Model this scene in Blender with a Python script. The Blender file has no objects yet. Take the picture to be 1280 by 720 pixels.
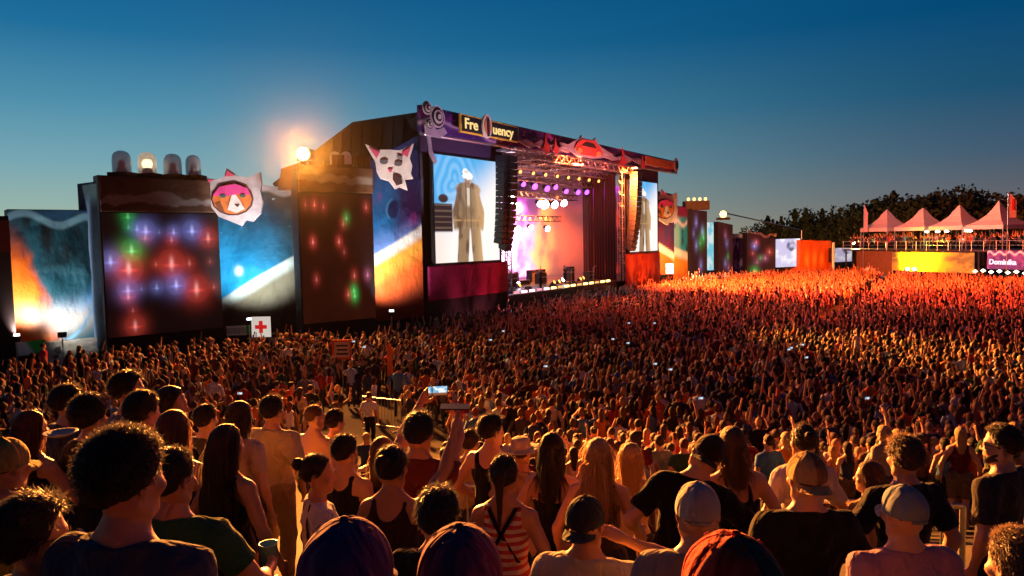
import bpy, math, random
import numpy as np
from mathutils import Vector, Matrix
PI = math.pi
rnd = random.Random(7)
nrs = np.random.RandomState(11)
sc = bpy.context.scene
COL = sc.collection

# ------------------------------------------------------------------ camera
FPX = 914.0
ZC = 6.5
cam_d = bpy.data.cameras.new('camera'); cam = bpy.data.objects.new('camera', cam_d); COL.objects.link(cam)
cam_d.sensor_width = 36.0; cam_d.lens = 36.0 * FPX / 1280.0
cam_d.clip_start = 0.05; cam_d.clip_end = 6000
CM = Matrix.Rotation(math.radians(90 - 3.756), 4, 'X') @ Matrix.Rotation(-0.020, 4, 'Z')
cam.matrix_world = Matrix.Translation((0, 0, ZC)) @ CM
sc.camera = cam
CM3 = CM.to_3x3()
def at(px, py, d):
    """world point seen at photo pixel (px, py), d metres ahead of the camera"""
    v = CM3 @ Vector(((px - 640) / FPX, -(py - 360) / FPX, -1))
    v = v * (d / v.y)
    return Vector((v.x, v.y, v.z + ZC))

# ------------------------------------------------------------------ sky, sun, exposure
w = bpy.data.worlds.new('World'); sc.world = w; w.use_nodes = True
nt = w.node_tree; nt.nodes.clear()
out = nt.nodes.new('ShaderNodeOutputWorld'); bg = nt.nodes.new('ShaderNodeBackground')
sky = nt.nodes.new('ShaderNodeTexSky'); sky.sky_type = 'NISHITA'; sky.sun_disc = False
sky.sun_elevation = math.radians(-1.5); sky.sun_rotation = math.radians(-50); sky.ozone_density = 6.0
# dusk gradient: one ramp of elevation towards the afterglow (left), one away from it
tcw = nt.nodes.new('ShaderNodeTexCoord'); sx = nt.nodes.new('ShaderNodeSeparateXYZ'); nt.links.new(tcw.outputs['Generated'], sx.inputs[0])
def ramp(stops):
    r = nt.nodes.new('ShaderNodeValToRGB'); r.color_ramp.interpolation = 'B_SPLINE' if False else 'EASE'
    e = r.color_ramp.elements
    while len(e) < len(stops): e.new(.5)
    for k, (z, c) in enumerate(stops):
        e[k].position = z; e[k].color = (*[((v / 255 + .055) / 1.055) ** 2.4 if v > 10 else v / 255 / 12.92 for v in c], 1)
    r.color_ramp.interpolation = 'LINEAR'
    nt.links.new(sx.outputs[2], r.inputs[0]); return r
rl_ = ramp([(0, (188, 198, 172)), (.045, (156, 184, 172)), (.10, (122, 170, 180)), (.17, (80, 146, 172)), (.25, (30, 112, 154)), (.34, (0, 88, 138)), (.6, (1, 44, 86)), (1, (1, 26, 58))])
rr_ = ramp([(0, (120, 104, 100)), (.045, (96, 98, 108)), (.09, (66, 90, 112)), (.16, (26, 80, 112)), (.25, (0, 72, 116)), (.34, (0, 74, 120)), (.6, (1, 40, 80)), (1, (1, 26, 58))])
rb_ = ramp([(0, (44, 40, 50)), (.1, (24, 38, 60)), (.25, (2, 32, 62)), (.5, (1, 28, 60)), (1, (1, 26, 58))])  # unseen sky behind the camera, darkened to lessen fill on the foreground
dt = nt.nodes.new('ShaderNodeVectorMath'); dt.operation = 'DOT_PRODUCT'; dt.inputs[1].default_value = (-.766, .643, 0); nt.links.new(tcw.outputs['Generated'], dt.inputs[0])
mrw = nt.nodes.new('ShaderNodeMapRange'); mrw.inputs[1].default_value = .0; mrw.inputs[2].default_value = 1.0; mrw.interpolation_type = 'SMOOTHSTEP'; nt.links.new(dt.outputs['Value'], mrw.inputs[0])
m1 = nt.nodes.new('ShaderNodeMix'); m1.data_type = 'RGBA'; nt.links.new(mrw.outputs[0], m1.inputs[0]); nt.links.new(rr_.outputs[0], m1.inputs[6]); nt.links.new(rl_.outputs[0], m1.inputs[7])
m2 = nt.nodes.new('ShaderNodeMix'); m2.data_type = 'RGBA'; m2.inputs[0].default_value = .06; mrb = nt.nodes.new('ShaderNodeMapRange'); mrb.inputs[1].default_value = .45; mrb.inputs[2].default_value = -.6; mrb.interpolation_type = 'SMOOTHSTEP'; dtb = nt.nodes.new('ShaderNodeSeparateXYZ'); nt.links.new(tcw.outputs['Generated'], dtb.inputs[0]); nt.links.new(dtb.outputs[1], mrb.inputs[0])
m3 = nt.nodes.new('ShaderNodeMix'); m3.data_type = 'RGBA'; nt.links.new(mrb.outputs[0], m3.inputs[0]); nt.links.new(m1.outputs[2], m3.inputs[6]); nt.links.new(rb_.outputs[0], m3.inputs[7])
nt.links.new(m3.outputs[2], m2.inputs[6]); nt.links.new(sky.outputs[0], m2.inputs[7])
nt.links.new(m2.outputs[2], bg.inputs[0]); bg.inputs[1].default_value = 1.0
nt.links.new(bg.outputs[0], out.inputs[0])
sl = bpy.data.lights.new('sun', 'SUN'); sl.energy = 0.02; sl.angle = math.radians(12); sl.color = (1, .75, .6)
so = bpy.data.objects.new('sun', sl); COL.objects.link(so)
so.rotation_euler = Vector((0.88, -0.47, -0.10)).to_track_quat('-Z', 'Y').to_euler()
sc.view_settings.view_transform = 'Standard'; sc.view_settings.look = 'None'
sc.view_settings.exposure = 0.0; sc.view_settings.gamma = 1.0
sc.cycles.use_denoising = True
sc.cycles.max_bounces = 5; sc.cycles.diffuse_bounces = 2; sc.cycles.glossy_bounces = 2
sc.cycles.transmission_bounces = 4; sc.cycles.transparent_max_bounces = 6; sc.cycles.volume_bounces = 0
sc.cycles.use_light_tree = True
sc.cycles.sample_clamp_indirect = 4.0
try: sc.cycles.volume_step_rate = 4
except Exception: pass

def spot(name, loc, target, power, color, angle, blend=0.6, size=0.3):
    l = bpy.data.lights.new(name, 'SPOT'); l.energy = power; l.color = color
    l.spot_size = math.radians(angle); l.spot_blend = blend; l.shadow_soft_size = size
    o = bpy.data.objects.new(name, l); COL.objects.link(o); o.location = loc
    o.rotation_euler = (Vector(target) - Vector(loc)).to_track_quat('-Z', 'Y').to_euler()
    return o

# ------------------------------------------------------------------ stage frame (used by lights too)
P0 = Vector((-6.0, 48.0, 0)); P1 = Vector((18.4, 84.0, 0))
U = (P1 - P0).normalized(); N = Vector((-U.y, U.x, 0)); SL = (P1 - P0).length
def S(t, n, z=0.0):
    p = P0 + U * t + N * n
    return Vector((p.x, p.y, z))

# lamps of the place
LAMP = at(380, 193, 41)
spot('flood_light_beam', LAMP + Vector((0, -.6, 0)), (2, 2, 4.5), 600000, (1, .31, .045), 50, .9, .7)
spot('flood_light_spill', LAMP + Vector((0, -.6, 0)), (-8, 22, 0), 42000, (1, .33, .07), 120, .9, .5)
# stage beams on the crowd
spot('crowd_beam', S(16, -1, 13.2), (36, 76, 1), 520000, (1, .10, .02), 66, .8, .8)
spot('crowd_beam', S(28, -1, 13.2), (28, 74, 1), 330000, (1, .19, .03), 95, .8, .8)
spot('crowd_beam', S(24, -1, 13.2), (42, 56, 1), 480000, (1, .07, .02), 66, .8, .8)
spot('crowd_beam', S(12, -1, 13.0), (18, 28, 1.5), 620000, (1, .36, .05), 18, .8, .3)  # golden beam stands in for an unseen lamp off to the right
spot('crowd_beam', S(20, -1, 13.2), (16, 42, 1), 200000, (1, .13, .035), 90, .8, .6)

# ------------------------------------------------------------------ materials
_mats = {}
def mat(name, col, rough=.8, metal=0, noise=.15, nscale=8, bump=0.0, bscale=60, spec=.3, sss=0.0, sheen=0.0, coat=0.0):
    key = (name, tuple(col), rough)
    if key in _mats: return _mats[key]
    m = bpy.data.materials.new(name); m.use_nodes = True; t = m.node_tree
    b = t.nodes['Principled BSDF']
    b.inputs['Roughness'].default_value = rough; b.inputs['Metallic'].default_value = metal
    b.inputs['Specular IOR Level'].default_value = spec
    tc = t.nodes.new('ShaderNodeTexCoord')
    nz = t.nodes.new('ShaderNodeTexNoise'); nz.inputs['Scale'].default_value = nscale; nz.inputs['Detail'].default_value = 4
    t.links.new(tc.outputs['Object'], nz.inputs['Vector'])
    mr = t.nodes.new('ShaderNodeMapRange'); mr.inputs[3].default_value = 1 - noise; mr.inputs[4].default_value = 1 + noise
    t.links.new(nz.outputs[0], mr.inputs[0])
    mx = t.nodes.new('ShaderNodeMix'); mx.data_type = 'RGBA'; mx.blend_type = 'MULTIPLY'; mx.inputs[0].default_value = 1
    mx.inputs[6].default_value = (*col, 1); t.links.new(mr.outputs[0], mx.inputs[7]); t.links.new(mx.outputs[2], b.inputs['Base Color'])
    if bump:
        n2 = t.nodes.new('ShaderNodeTexNoise'); n2.inputs['Scale'].default_value = bscale; n2.inputs['Detail'].default_value = 3
        t.links.new(tc.outputs['Object'], n2.inputs['Vector'])
        bp = t.nodes.new('ShaderNodeBump'); bp.inputs['Strength'].default_value = bump; bp.inputs['Distance'].default_value = .02
        t.links.new(n2.outputs[0], bp.inputs['Height']); t.links.new(bp.outputs[0], b.inputs['Normal'])
    if sss: b.inputs['Subsurface Weight'].default_value = sss; b.inputs['Subsurface Scale'].default_value = .02
    if sheen: b.inputs['Sheen Weight'].default_value = sheen
    if coat: b.inputs['Coat Weight'].default_value = coat
    _mats[key] = m
    return m
def emat(name, col, strength):
    key = (name, tuple(col), strength)
    if key in _mats: return _mats[key]
    m = bpy.data.materials.new(name); m.use_nodes = True; b = m.node_tree.nodes['Principled BSDF']
    b.inputs['Base Color'].default_value = (*[min(c, 1) * .3 for c in col], 1)
    b.inputs['Emission Color'].default_value = (*col, 1); b.inputs['Emission Strength'].default_value = strength
    _mats[key] = m
    return m
def attr_mat(name, emit=0.0, rough=.8, bump=0.0, base=1.0):
    m = bpy.data.materials.new(name); m.use_nodes = True; t = m.node_tree; b = t.nodes['Principled BSDF']
    a = t.nodes.new('ShaderNodeVertexColor'); a.layer_name = 'col'
    b.inputs['Roughness'].default_value = rough; b.inputs['Specular IOR Level'].default_value = .25
    if emit:
        b.inputs['Base Color'].default_value = (.006, .006, .007, 1); b.inputs['Specular IOR Level'].default_value = .05
        t.links.new(a.outputs[0], b.inputs['Emission Color']); b.inputs['Emission Strength'].default_value = emit
    else:
        t.links.new(a.outputs[0], b.inputs['Base Color'])
    if bump:
        tc = t.nodes.new('ShaderNodeTexCoord')
        n2 = t.nodes.new('ShaderNodeTexNoise'); n2.inputs['Scale'].default_value = .7; n2.inputs['Detail'].default_value = 4
        t.links.new(tc.outputs['Object'], n2.inputs['Vector'])
        bp = t.nodes.new('ShaderNodeBump'); bp.inputs['Strength'].default_value = bump; bp.inputs['Distance'].default_value = .5
        t.links.new(n2.outputs[0], bp.inputs['Height']); t.links.new(bp.outputs[0], b.inputs['Normal'])
    return m
M_BLACK = mat('black_truss_paint', (.012, .011, .012), .6)
M_TARP = mat('black_tarpaulin', (.010, .010, .012), .55, bump=.9, bscale=1.2)
M_STEEL = mat('galvanised_steel', (.42, .42, .42), .38, .9, .25, 20)
M_DARK = mat('dark_scrim_fabric', (.022, .010, .010), .85, bump=.5, bscale=1.5)
M_BROWN = mat('brown_printed_scrim', (.10, .038, .018), .85, noise=.4, nscale=1.2)
M_WHITE = mat('white_painted_board', (.70, .66, .66), .6)
M_GREYW = mat('silver_grey_print', (.36, .32, .33), .6, noise=.35, nscale=2)
M_LAMP = emat('lit_flood_lamp', (1, .74, .28), 5)
M_WHITELIGHT = emat('white_lamp_glow', (1, .95, .9), 14)
M_WARM = emat('warm_lamp_glow', (1, .62, .25), 12)

# ------------------------------------------------------------------ object helpers
def link(o, parent=None):
    COL.objects.link(o)
    if parent is not None: o.parent = parent
    return o
def tag(o, label=None, cat=None, group=None, kind=None):
    if label: o['label'] = label
    if cat: o['category'] = cat
    if group: o['group'] = group
    if kind: o['kind'] = kind
    return o
def thing(name, label, cat, loc=(0, 0, 0), rz=0, group=None):
    o = bpy.data.objects.new(name, None); link(o); o.location = loc; o.rotation_euler = (0, 0, rz)
    o.empty_display_size = .2
    return tag(o, label, cat, group)
class MB:
    """collects simple solids into one mesh, in world coordinates"""
    def __init__(s): s.v = []; s.f = []
    def add(s, vs, fs):
        o = len(s.v); s.v += [tuple(v) for v in vs]; s.f += [tuple(i + o for i in f) for f in fs]
        return s
    def box(s, c, sx, sy, sz, X=Vector((1, 0, 0)), Y=Vector((0, 1, 0)), Z=Vector((0, 0, 1))):
        c = Vector(c); vs = []
        for k in (-.5, .5):
            for j in (-.5, .5):
                for i in (-.5, .5): vs.append(c + X * (sx * i) + Y * (sy * j) + Z * (sz * k))
        return s.add(vs, [(0, 2, 3, 1), (4, 5, 7, 6), (0, 1, 5, 4), (2, 6, 7, 3), (0, 4, 6, 2), (1, 3, 7, 5)])
    def tube(s, a, b, r, r2=None, n=8, cap=True):
        a = Vector(a); b = Vector(b); r2 = r if r2 is None else r2
        d = (b - a).normalized(); x = d.orthogonal().normalized(); y = d.cross(x)
        vs = []
        for p, rr in ((a, r), (b, r2)):
            for i in range(n):
                an = 2 * PI * i / n; vs.append(p + x * (rr * math.cos(an)) + y * (rr * math.sin(an)))
        fs = [(i, (i + 1) % n, n + (i + 1) % n, n + i) for i in range(n)]
        if cap: fs += [tuple(range(n - 1, -1, -1)), tuple(range(n, 2 * n))]
        return s.add(vs, fs)
    def prism(s, pts, off):
        """closed polygon (list of 3-D points) extruded by vector off"""
        n = len(pts); off = Vector(off); vs = [Vector(p) for p in pts] + [Vector(p) + off for p in pts]
        fs = [tuple(range(n)), tuple(range(2 * n - 1, n - 1, -1))] + [(i, n + i, n + (i + 1) % n, (i + 1) % n) for i in range(n)]
        return s.add(vs, fs)
    def lathe(s, prof, c, n=16, X=Vector((1, 0, 0)), Y=Vector((0, 1, 0)), Z=Vector((0, 0, 1))):
        c = Vector(c); vs = []
        for r, z in prof:
            for i in range(n):
                a = 2 * PI * i / n; vs.append(c + X * (r * math.cos(a)) + Y * (r * math.sin(a)) + Z * z)
        fs = []
        for k in range(len(prof) - 1):
            for i in range(n): fs.append((k * n + i, k * n + (i + 1) % n, (k + 1) * n + (i + 1) % n, (k + 1) * n + i))
        return s.add(vs, fs)
    def build(s, name, m, parent=None, smooth=False, local=False):
        me = bpy.data.meshes.new(name)
        vs = s.v
        if parent is not None and not local:
            inv = world(parent).inverted(); vs = [tuple(inv @ Vector(v)) for v in vs]
        me.from_pydata(vs, [], s.f)
        me.materials.append(m)
        if smooth: me.shade_smooth()
        me.update()
        return link(bpy.data.objects.new(name, me), parent)
def world(o):
    m = Matrix.LocRotScale(o.location, o.rotation_euler, o.scale)
    return (world(o.parent) @ m) if o.parent else m
def npmesh(name, V, F, m, parent=None, smooth=True, cols=None):
    me = bpy.data.meshes.new(name); F = np.asarray(F, dtype=np.int32)
    k = F.shape[1]
    me.vertices.add(len(V)); me.vertices.foreach_set('co', np.asarray(V, dtype=np.float32).ravel())
    me.loops.add(F.size); me.loops.foreach_set('vertex_index', F.ravel())
    me.polygons.add(len(F)); me.polygons.foreach_set('loop_start', np.arange(0, F.size, k, dtype=np.int32))
    if smooth: me.polygons.foreach_set('use_smooth', np.ones(len(F), dtype=bool))
    if cols is not None:
        a = me.color_attributes.new('col', 'FLOAT_COLOR', 'POINT')
        c = np.ones((len(V), 4), dtype=np.float32); c[:, :3] = cols; a.data.foreach_set('color', c.ravel())
    if m is not None: me.materials.append(m)
    me.update(calc_edges=True); me.validate()
    if name is None: return me
    return link(bpy.data.objects.new(name, me), parent)
def place_local(parent, V):
    inv = np.array(world(parent).inverted()); V = np.asarray(V, dtype=float)
    return V @ inv[:3, :3].T + inv[:3, 3]

# value noise for prints
def vnoise(x, y, seed=0):
    x = np.asarray(x, float); y = np.asarray(y, float)
    xi = np.floor(x).astype(np.int64); yi = np.floor(y).astype(np.int64); fx = x - xi; fy = y - yi
    fx = fx * fx * (3 - 2 * fx); fy = fy * fy * (3 - 2 * fy)
    def h(a, b):
        n = (a * 374761393 + b * 668265263 + seed * 982451653) & 0x7fffffff
        n = ((n ^ (n >> 13)) * 1274126177) & 0x7fffffff
        return ((n ^ (n >> 16)) & 0xffff) / 65535.0
    return (h(xi, yi) * (1 - fx) + h(xi + 1, yi) * fx) * (1 - fy) + (h(xi, yi + 1) * (1 - fx) + h(xi + 1, yi + 1) * fx) * fy
def fbm(x, y, seed=0, o=4):
    s = 0; a = .5; t = 0
    for k in range(o): s = s + a * vnoise(x * 2 ** k, y * 2 ** k, seed + k); t += a; a *= .5
    return s / t
def sst(a, b, x): t = np.clip((x - a) / (b - a), 0, 1); return t * t * (3 - 2 * t)
def mixc(c, d, t): t = np.clip(t, 0, 1)[..., None]; return c * (1 - t) + np.asarray(d, float) * t
def srgb(*c): return tuple(((v / 255) / 12.92 if v / 255 <= .04045 else ((v / 255 + .055) / 1.055) ** 2.4) for v in c)
def printed(name, bl, br, tr, tl, fn, parent=None, emit=0.0, nu=90, nv=90, bulge=0.0, m=None, bump=.5, thick=0.12, rough=.75):
    """a printed sheet between four corners, print colours per vertex from fn(u, v); closed at the back"""
    u, v = np.meshgrid(np.linspace(0, 1, nu), np.linspace(0, 1, nv)); u = u.ravel(); v = v.ravel()
    A, B, C_, D = [np.array(p, float) for p in (bl, br, tr, tl)]
    P = (A * ((1 - u) * (1 - v))[:, None] + B * (u * (1 - v))[:, None] + C_ * (u * v)[:, None] + D * ((1 - u) * v)[:, None])
    n = np.cross(B - A, D - A); n /= np.linalg.norm(n)
    if bulge:
        P += n * (bulge * (fbm(u * 5, v * 4, 5) - .5) * np.minimum(1, 8 * np.minimum(np.minimum(u, 1 - u), np.minimum(v, 1 - v))))[:, None]
    cols = fn(u, v)
    i = np.arange(nu * nv).reshape(nv, nu)
    F = np.stack([i[:-1, :-1].ravel(), i[:-1, 1:].ravel(), i[1:, 1:].ravel(), i[1:, :-1].ravel()], 1)
    # back sheet + rim
    ring = np.concatenate([i[0, :], i[1:, -1], i[-1, -2::-1], i[-2:0:-1, 0]])
    nb = len(P); Pb = P[ring] - n * thick
    R = np.arange(len(ring)); F2 = np.stack([ring, nb + R, nb + (R + 1) % len(ring), np.roll(ring, -1)], 1)
    corners = [nb, nb + nu - 1, nb + nu + nv - 2, nb + 2 * nu + nv - 3]
    F3 = np.array([[corners[0], corners[3], corners[2], corners[1]]])
    V = np.concatenate([P, Pb]); cols = np.concatenate([cols, cols[ring] * .3])
    if parent is not None: V = place_local(parent, V)
    m = m or attr_mat(name + '_print', emit, rough, 0 if emit else bump)
    return npmesh(name, V, np.concatenate([F, F2, F3]), m, parent, True, cols)
# ------------------------------------------------------------------ terrain
TZ = ([-400, -30, 0, 2, 3.2, 4.5, 5.5, 6.6, 8, 15.5, 19, 5000], [5.2, 4.9, 4.4, 4.18, 3.76, 3.55, 3.42, 3.22, 2.85, .3, 0, 0])
def left_rise(x, y): return .30 * sst(-.9, -1.9, x) * sst(2.5, 4.5, y) * sst(9.5, 7, y)
def tz(y, x=0.0): return float(np.interp(y, *TZ) + left_rise(np.float64(x), np.float64(y)))
xs = np.concatenate([[-2500, -1200, -600, -300, -150], np.linspace(-80, -6, 38), np.linspace(-5.5, 8, 28), np.linspace(10, 110, 51), [150, 300, 600, 1200, 2500]])
ys = np.concatenate([[-400, -100, -30, -10, -4], np.linspace(0, 24, 60), np.linspace(26, 130, 53), [150, 200, 300, 600, 1200, 2500, 5000]])
GX, GY = np.meshgrid(xs, ys)
GZ = np.interp(GY, *TZ) + .04 * (fbm(GX * .5, GY * .5, 3) - .5) * (GY < 200)
GZ = GZ + left_rise(GX, GY)
V = np.stack([GX.ravel(), GY.ravel(), GZ.ravel()], 1); i = np.arange(V.shape[0]).reshape(GX.shape)
F = np.stack([i[:-1, :-1].ravel(), i[:-1, 1:].ravel(), i[1:, 1:].ravel(), i[1:, :-1].ravel()], 1)
mg = mat('trodden_dusty_grass', (.055, .040, .020), .95, noise=.6, nscale=.35, bump=.8, bscale=9)
tag(npmesh('ground', V, F, mg), kind='structure')

# ------------------------------------------------------------------ print pictures
def p_fire(u, v):
    c = np.zeros((len(u), 3)) + np.array(srgb(24, 84, 104))
    n = fbm(u * 5, v * 6, 1)
    c = mixc(c, srgb(10, 26, 34), sst(.4, .8, n))
    c = mixc(c, srgb(60, 110, 130), np.exp(-((v - .55 - .1 * (n - .5)) / .02) ** 2) * .5)
    curve = .22 + .25 * (1 - u) ** 2                       # fire rim from left, falling to white glow
    d = (u * 1.15 + (n - .5) * .35) - .45 * (1 - v) ** 1.3
    c = mixc(c, srgb(200, 80, 20), sst(.16, -.02, d) * sst(.95, .6, v))
    c = mixc(c, srgb(250, 130, 30), sst(.08, -.12, d) * sst(.8, .5, v))
    g = np.exp(-((u - .55) / .42) ** 2 - ((v - .17 - .25 * (u - .5) ** 2) / .10) ** 2)
    c = mixc(c, srgb(60, 160, 230), np.exp(-((v - .22 - .8 * np.maximum(0, u - .7) ** 1.2) / .09) ** 2) * sst(.3, .8, u))
    c = mixc(c, (.7, .68, .66), g * 1.0)
    c = mixc(c, srgb(235, 90, 25), sst(.10, .0, v + .4 * (u - .25)) * sst(.5, .3, u))
    arc = np.exp(-((np.hypot((u - .42) / .55, (v - .62) / .62) - 1) / .025) ** 2) * sst(.4, .6, u)
    c = mixc(c, srgb(120, 180, 230), arc * .9)
    top = .93 + .04 * np.sin(u * 9) - .04 * u
    c = mixc(c, srgb(120, 180, 205), sst(top - .03, top, v)); c = mixc(c, srgb(40, 90, 130), sst(top + .03, top + .05, v))
    return c
def p_space(u, v):
    n = fbm(u * 4, v * 4, 9)
    c = np.zeros((len(u), 3)) + np.array(srgb(0, 104, 145))
    c = mixc(c, srgb(10, 45, 48), sst(.45, 1.0, u * .5 + v * .75 + (n - .5) * .4))
    c = mixc(c, srgb(40, 170, 200), sst(.5, .8, fbm(u * 3 + 4, v * 3, 2)) * sst(.7, .3, v) * .9)
    s = vnoise(u * 46, v * 60, 4); c = mixc(c, (.5, .65, .75), sst(.965, 1.0, s))
    c = mixc(c, (.8, .95, 1), np.exp(-(((u - .25) / .035) ** 2 + ((v - .44) / .025) ** 2)))
    hz = .22 + .40 * u - .06 * u * u
    c = mixc(c, srgb(150, 156, 148), sst(hz + .02, hz, v)); c = mixc(c, srgb(84, 74, 56), sst(hz - .015, hz - .10, v))
    c = mixc(c, srgb(50, 42, 34), sst(hz - .12, hz - .42, v))
    top = .96 + .02 * np.sin(u * 14) ; c = mixc(c, srgb(150, 140, 135), sst(top - .02, top, v))
    return c
def p_planet(u, v):
    n = fbm(u * 4, v * 5, 6)
    c = np.zeros((len(u), 3)) + np.array(srgb(55, 20, 80))
    c = mixc(c, srgb(15, 110, 175), sst(.85, .35, u + (n - .5) * .4)); c = mixc(c, srgb(10, 30, 70), sst(.72, 1.05, v + (n - .5) * .3 + .15 * u))
    c = mixc(c, srgb(190, 60, 170), sst(.6, .9, fbm(u * 3, v * 6 + 2, 7)) * .7)
    c = mixc(c, srgb(120, 150, 220), sst(.6, .42, v + .1 * (n - .5)) * .75)
    r = np.hypot((u - .42) / .11, (v - .66) / .06); c = mixc(c, srgb(60, 150, 210), sst(1, .85, r)); c = mixc(c, srgb(15, 40, 90), sst(1, .8, np.hypot((u - .46) / .11, (v - .65) / .06)))
    hz = .40 + .10 * u
    c = mixc(c, (.9, .88, .8), sst(hz + .02, hz - .005, v)); c = mixc(c, srgb(240, 165, 60), sst(hz - .03, hz - .08, v))
    c = mixc(c, srgb(205, 85, 30), sst(hz - .08, hz - .22, v)); c = mixc(c, srgb(110, 35, 20), sst(hz - .2, hz - .42, v))
    return c
def p_fascia(u, v):
    n = fbm(u * 16, v * 2.5, 12); m = fbm(u * 9 + 3, v * 2, 21)
    c = np.zeros((len(u), 3)) + np.array(srgb(60, 22, 90))
    c = mixc(c, srgb(120, 30, 110), sst(.45, .75, n)); c = mixc(c, srgb(22, 16, 60), sst(.5, .8, m))
    c = mixc(c, srgb(190, 50, 70), sst(.62, .85, n) * sst(.2, .7, u)); c = mixc(c, (.7, .6, .8), sst(.94, .99, vnoise(u * 300, v * 22, 5)))
    wv = .35 + .18 * np.sin(u * 26) + .1 * np.sin(u * 61)
    c = mixc(c, srgb(175, 140, 160), np.exp(-((v - wv) / .07) ** 2) * .7)
    return c
def p_performer(u, v):
    a = np.arctan2(v - .75, (u - .30) * 1.0); r = np.hypot(u - .30, v - .75)
    c = np.zeros((len(u), 3)) + np.array(srgb(70, 165, 225))
    c = mixc(c, srgb(150, 200, 240), (.5 + .5 * np.sin(r * 60 + 2 * np.sin(a * 3))) * .6 * sst(.5, .2, r))
    c = mixc(c, srgb(250, 240, 235), sst(.30, .75, u * .5 + (1 - v) * .75)); c = mixc(c, srgb(245, 225, 215), sst(.3, .0, u) * sst(.45, .2, v))
    # figure: white hair, long coat, belt, two legs apart
    def ell(cx, cy, rx, ry): return sst(1.15, .85, np.hypot((u - cx) / rx, (v - cy) / ry))
    coat = sst(.02, .0, np.abs(u - .50) - (.13 + .11 * sst(.75, .45, v) - .03 * sst(.5, .2, v))) * sst(.74, .71, v) * sst(.28, .34, v)
    coat = np.maximum(coat, ell(.50, .70, .19, .07))
    legs = np.maximum(sst(.02, .0, np.abs(u - .43 + .10 * (.35 - v)) - .075), sst(.02, .0, np.abs(u - .60 - .10 * (.35 - v)) - .07)) * sst(.36, .32, v)
    brown = fbm(u * 14, v * 8, 30)
    c = mixc(c, srgb(150, 120, 90), np.maximum(coat, legs)); c = mixc(c, srgb(105, 78, 55), np.maximum(coat, legs) * sst(.45, .7, brown))
    c = mixc(c, srgb(240, 190, 130), np.maximum(coat, legs) * sst(.55, .75, u) * .6)
    c = mixc(c, srgb(200, 150, 100), np.maximum(sst(.015, 0, np.abs(v - .40)) * coat, 0) * .8)
    jag = .05 * (vnoise(a * 9, r * 30, 7) - .5)
    c = mixc(c, srgb(160, 122, 96), ell(.50, .785, .052, .058)); c = mixc(c, srgb(90, 62, 48), ell(.50, .80, .036, .008) * .8); c = mixc(c, srgb(100, 66, 54), ell(.50, .755, .018, .006) * .8); c = mixc(c, srgb(215, 175, 140), ell(.535, .78, .012, .035) * .8)
    tuft = sst(.012, 0, np.abs(u - (.50 - .55 * (v - .83)) + jag * .6) - .070 * (1 - ((v - .82) / .085) ** 2)) * sst(.815, .83, v) * sst(.905, .89, v); hair = np.maximum(tuft, sst(1.15, .9, np.hypot((u - .49 + jag * .5) / .075, (v - .825 - jag * .5) / .030))); c = mixc(c, (1, .97, .92), hair); c = mixc(c, srgb(190, 180, 180), hair * (vnoise(u * 60, v * 30, 5) > .72) * .6)
    c = mixc(c, srgb(235, 220, 200), sst(.01, 0, np.abs(u - .50) - .018) * sst(.72, .71, v) * sst(.52, .56, v) * .7)
    arm = sst(.015, 0, np.abs(u - .30 - .25 * (v - .45)) - .030) * sst(.42, .45, v) * sst(.72, .70, v); c = mixc(c, srgb(112, 84, 62), arm * .8); arm = sst(.015, 0, np.abs(u - .70 + .25 * (v - .45)) - .030) * sst(.42, .45, v) * sst(.72, .70, v); c = mixc(c, srgb(190, 150, 110), arm * .8)
    c = mixc(c, srgb(74, 54, 42), sst(.012, 0, np.abs(np.abs(u - .50) - .035)) * coat * .7); c = mixc(c, srgb(88, 66, 50), coat * sst(.03, .0, np.abs(u - .40 - .03 * np.sin(v * 16)) - .012) * .5)
    # dark console in the lower left of the picture
    k = sst(.26, .24, u) * sst(.56, .545, v) * sst(.28, .30, v); c = mixc(c, srgb(50, 35, 35), k)
    c = mixc(c, srgb(100, 80, 70), k * (np.sin(v * 120) > .6)); c = mixc(c, srgb(60, 40, 40), ell(.12, .60, .07, .04))
    return c
def p_haze_glow(u, v):  # glow of spot-lit stage haze, painted as emission colours
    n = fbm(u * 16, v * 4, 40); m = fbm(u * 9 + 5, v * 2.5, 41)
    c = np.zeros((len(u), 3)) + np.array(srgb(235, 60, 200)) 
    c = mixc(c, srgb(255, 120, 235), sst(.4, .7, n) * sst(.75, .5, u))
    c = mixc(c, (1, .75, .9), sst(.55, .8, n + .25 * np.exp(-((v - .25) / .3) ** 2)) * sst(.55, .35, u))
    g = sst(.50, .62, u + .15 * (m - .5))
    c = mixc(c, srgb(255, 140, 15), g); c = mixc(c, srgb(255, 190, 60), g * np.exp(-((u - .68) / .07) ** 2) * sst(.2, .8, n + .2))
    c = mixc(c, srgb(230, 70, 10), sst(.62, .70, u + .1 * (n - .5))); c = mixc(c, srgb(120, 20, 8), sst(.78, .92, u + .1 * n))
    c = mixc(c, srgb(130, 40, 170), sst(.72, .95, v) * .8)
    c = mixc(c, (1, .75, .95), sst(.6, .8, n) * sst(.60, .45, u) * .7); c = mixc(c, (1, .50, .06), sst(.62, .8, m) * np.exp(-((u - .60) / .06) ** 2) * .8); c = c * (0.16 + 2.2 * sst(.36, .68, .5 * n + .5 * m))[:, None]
    return c
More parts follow.
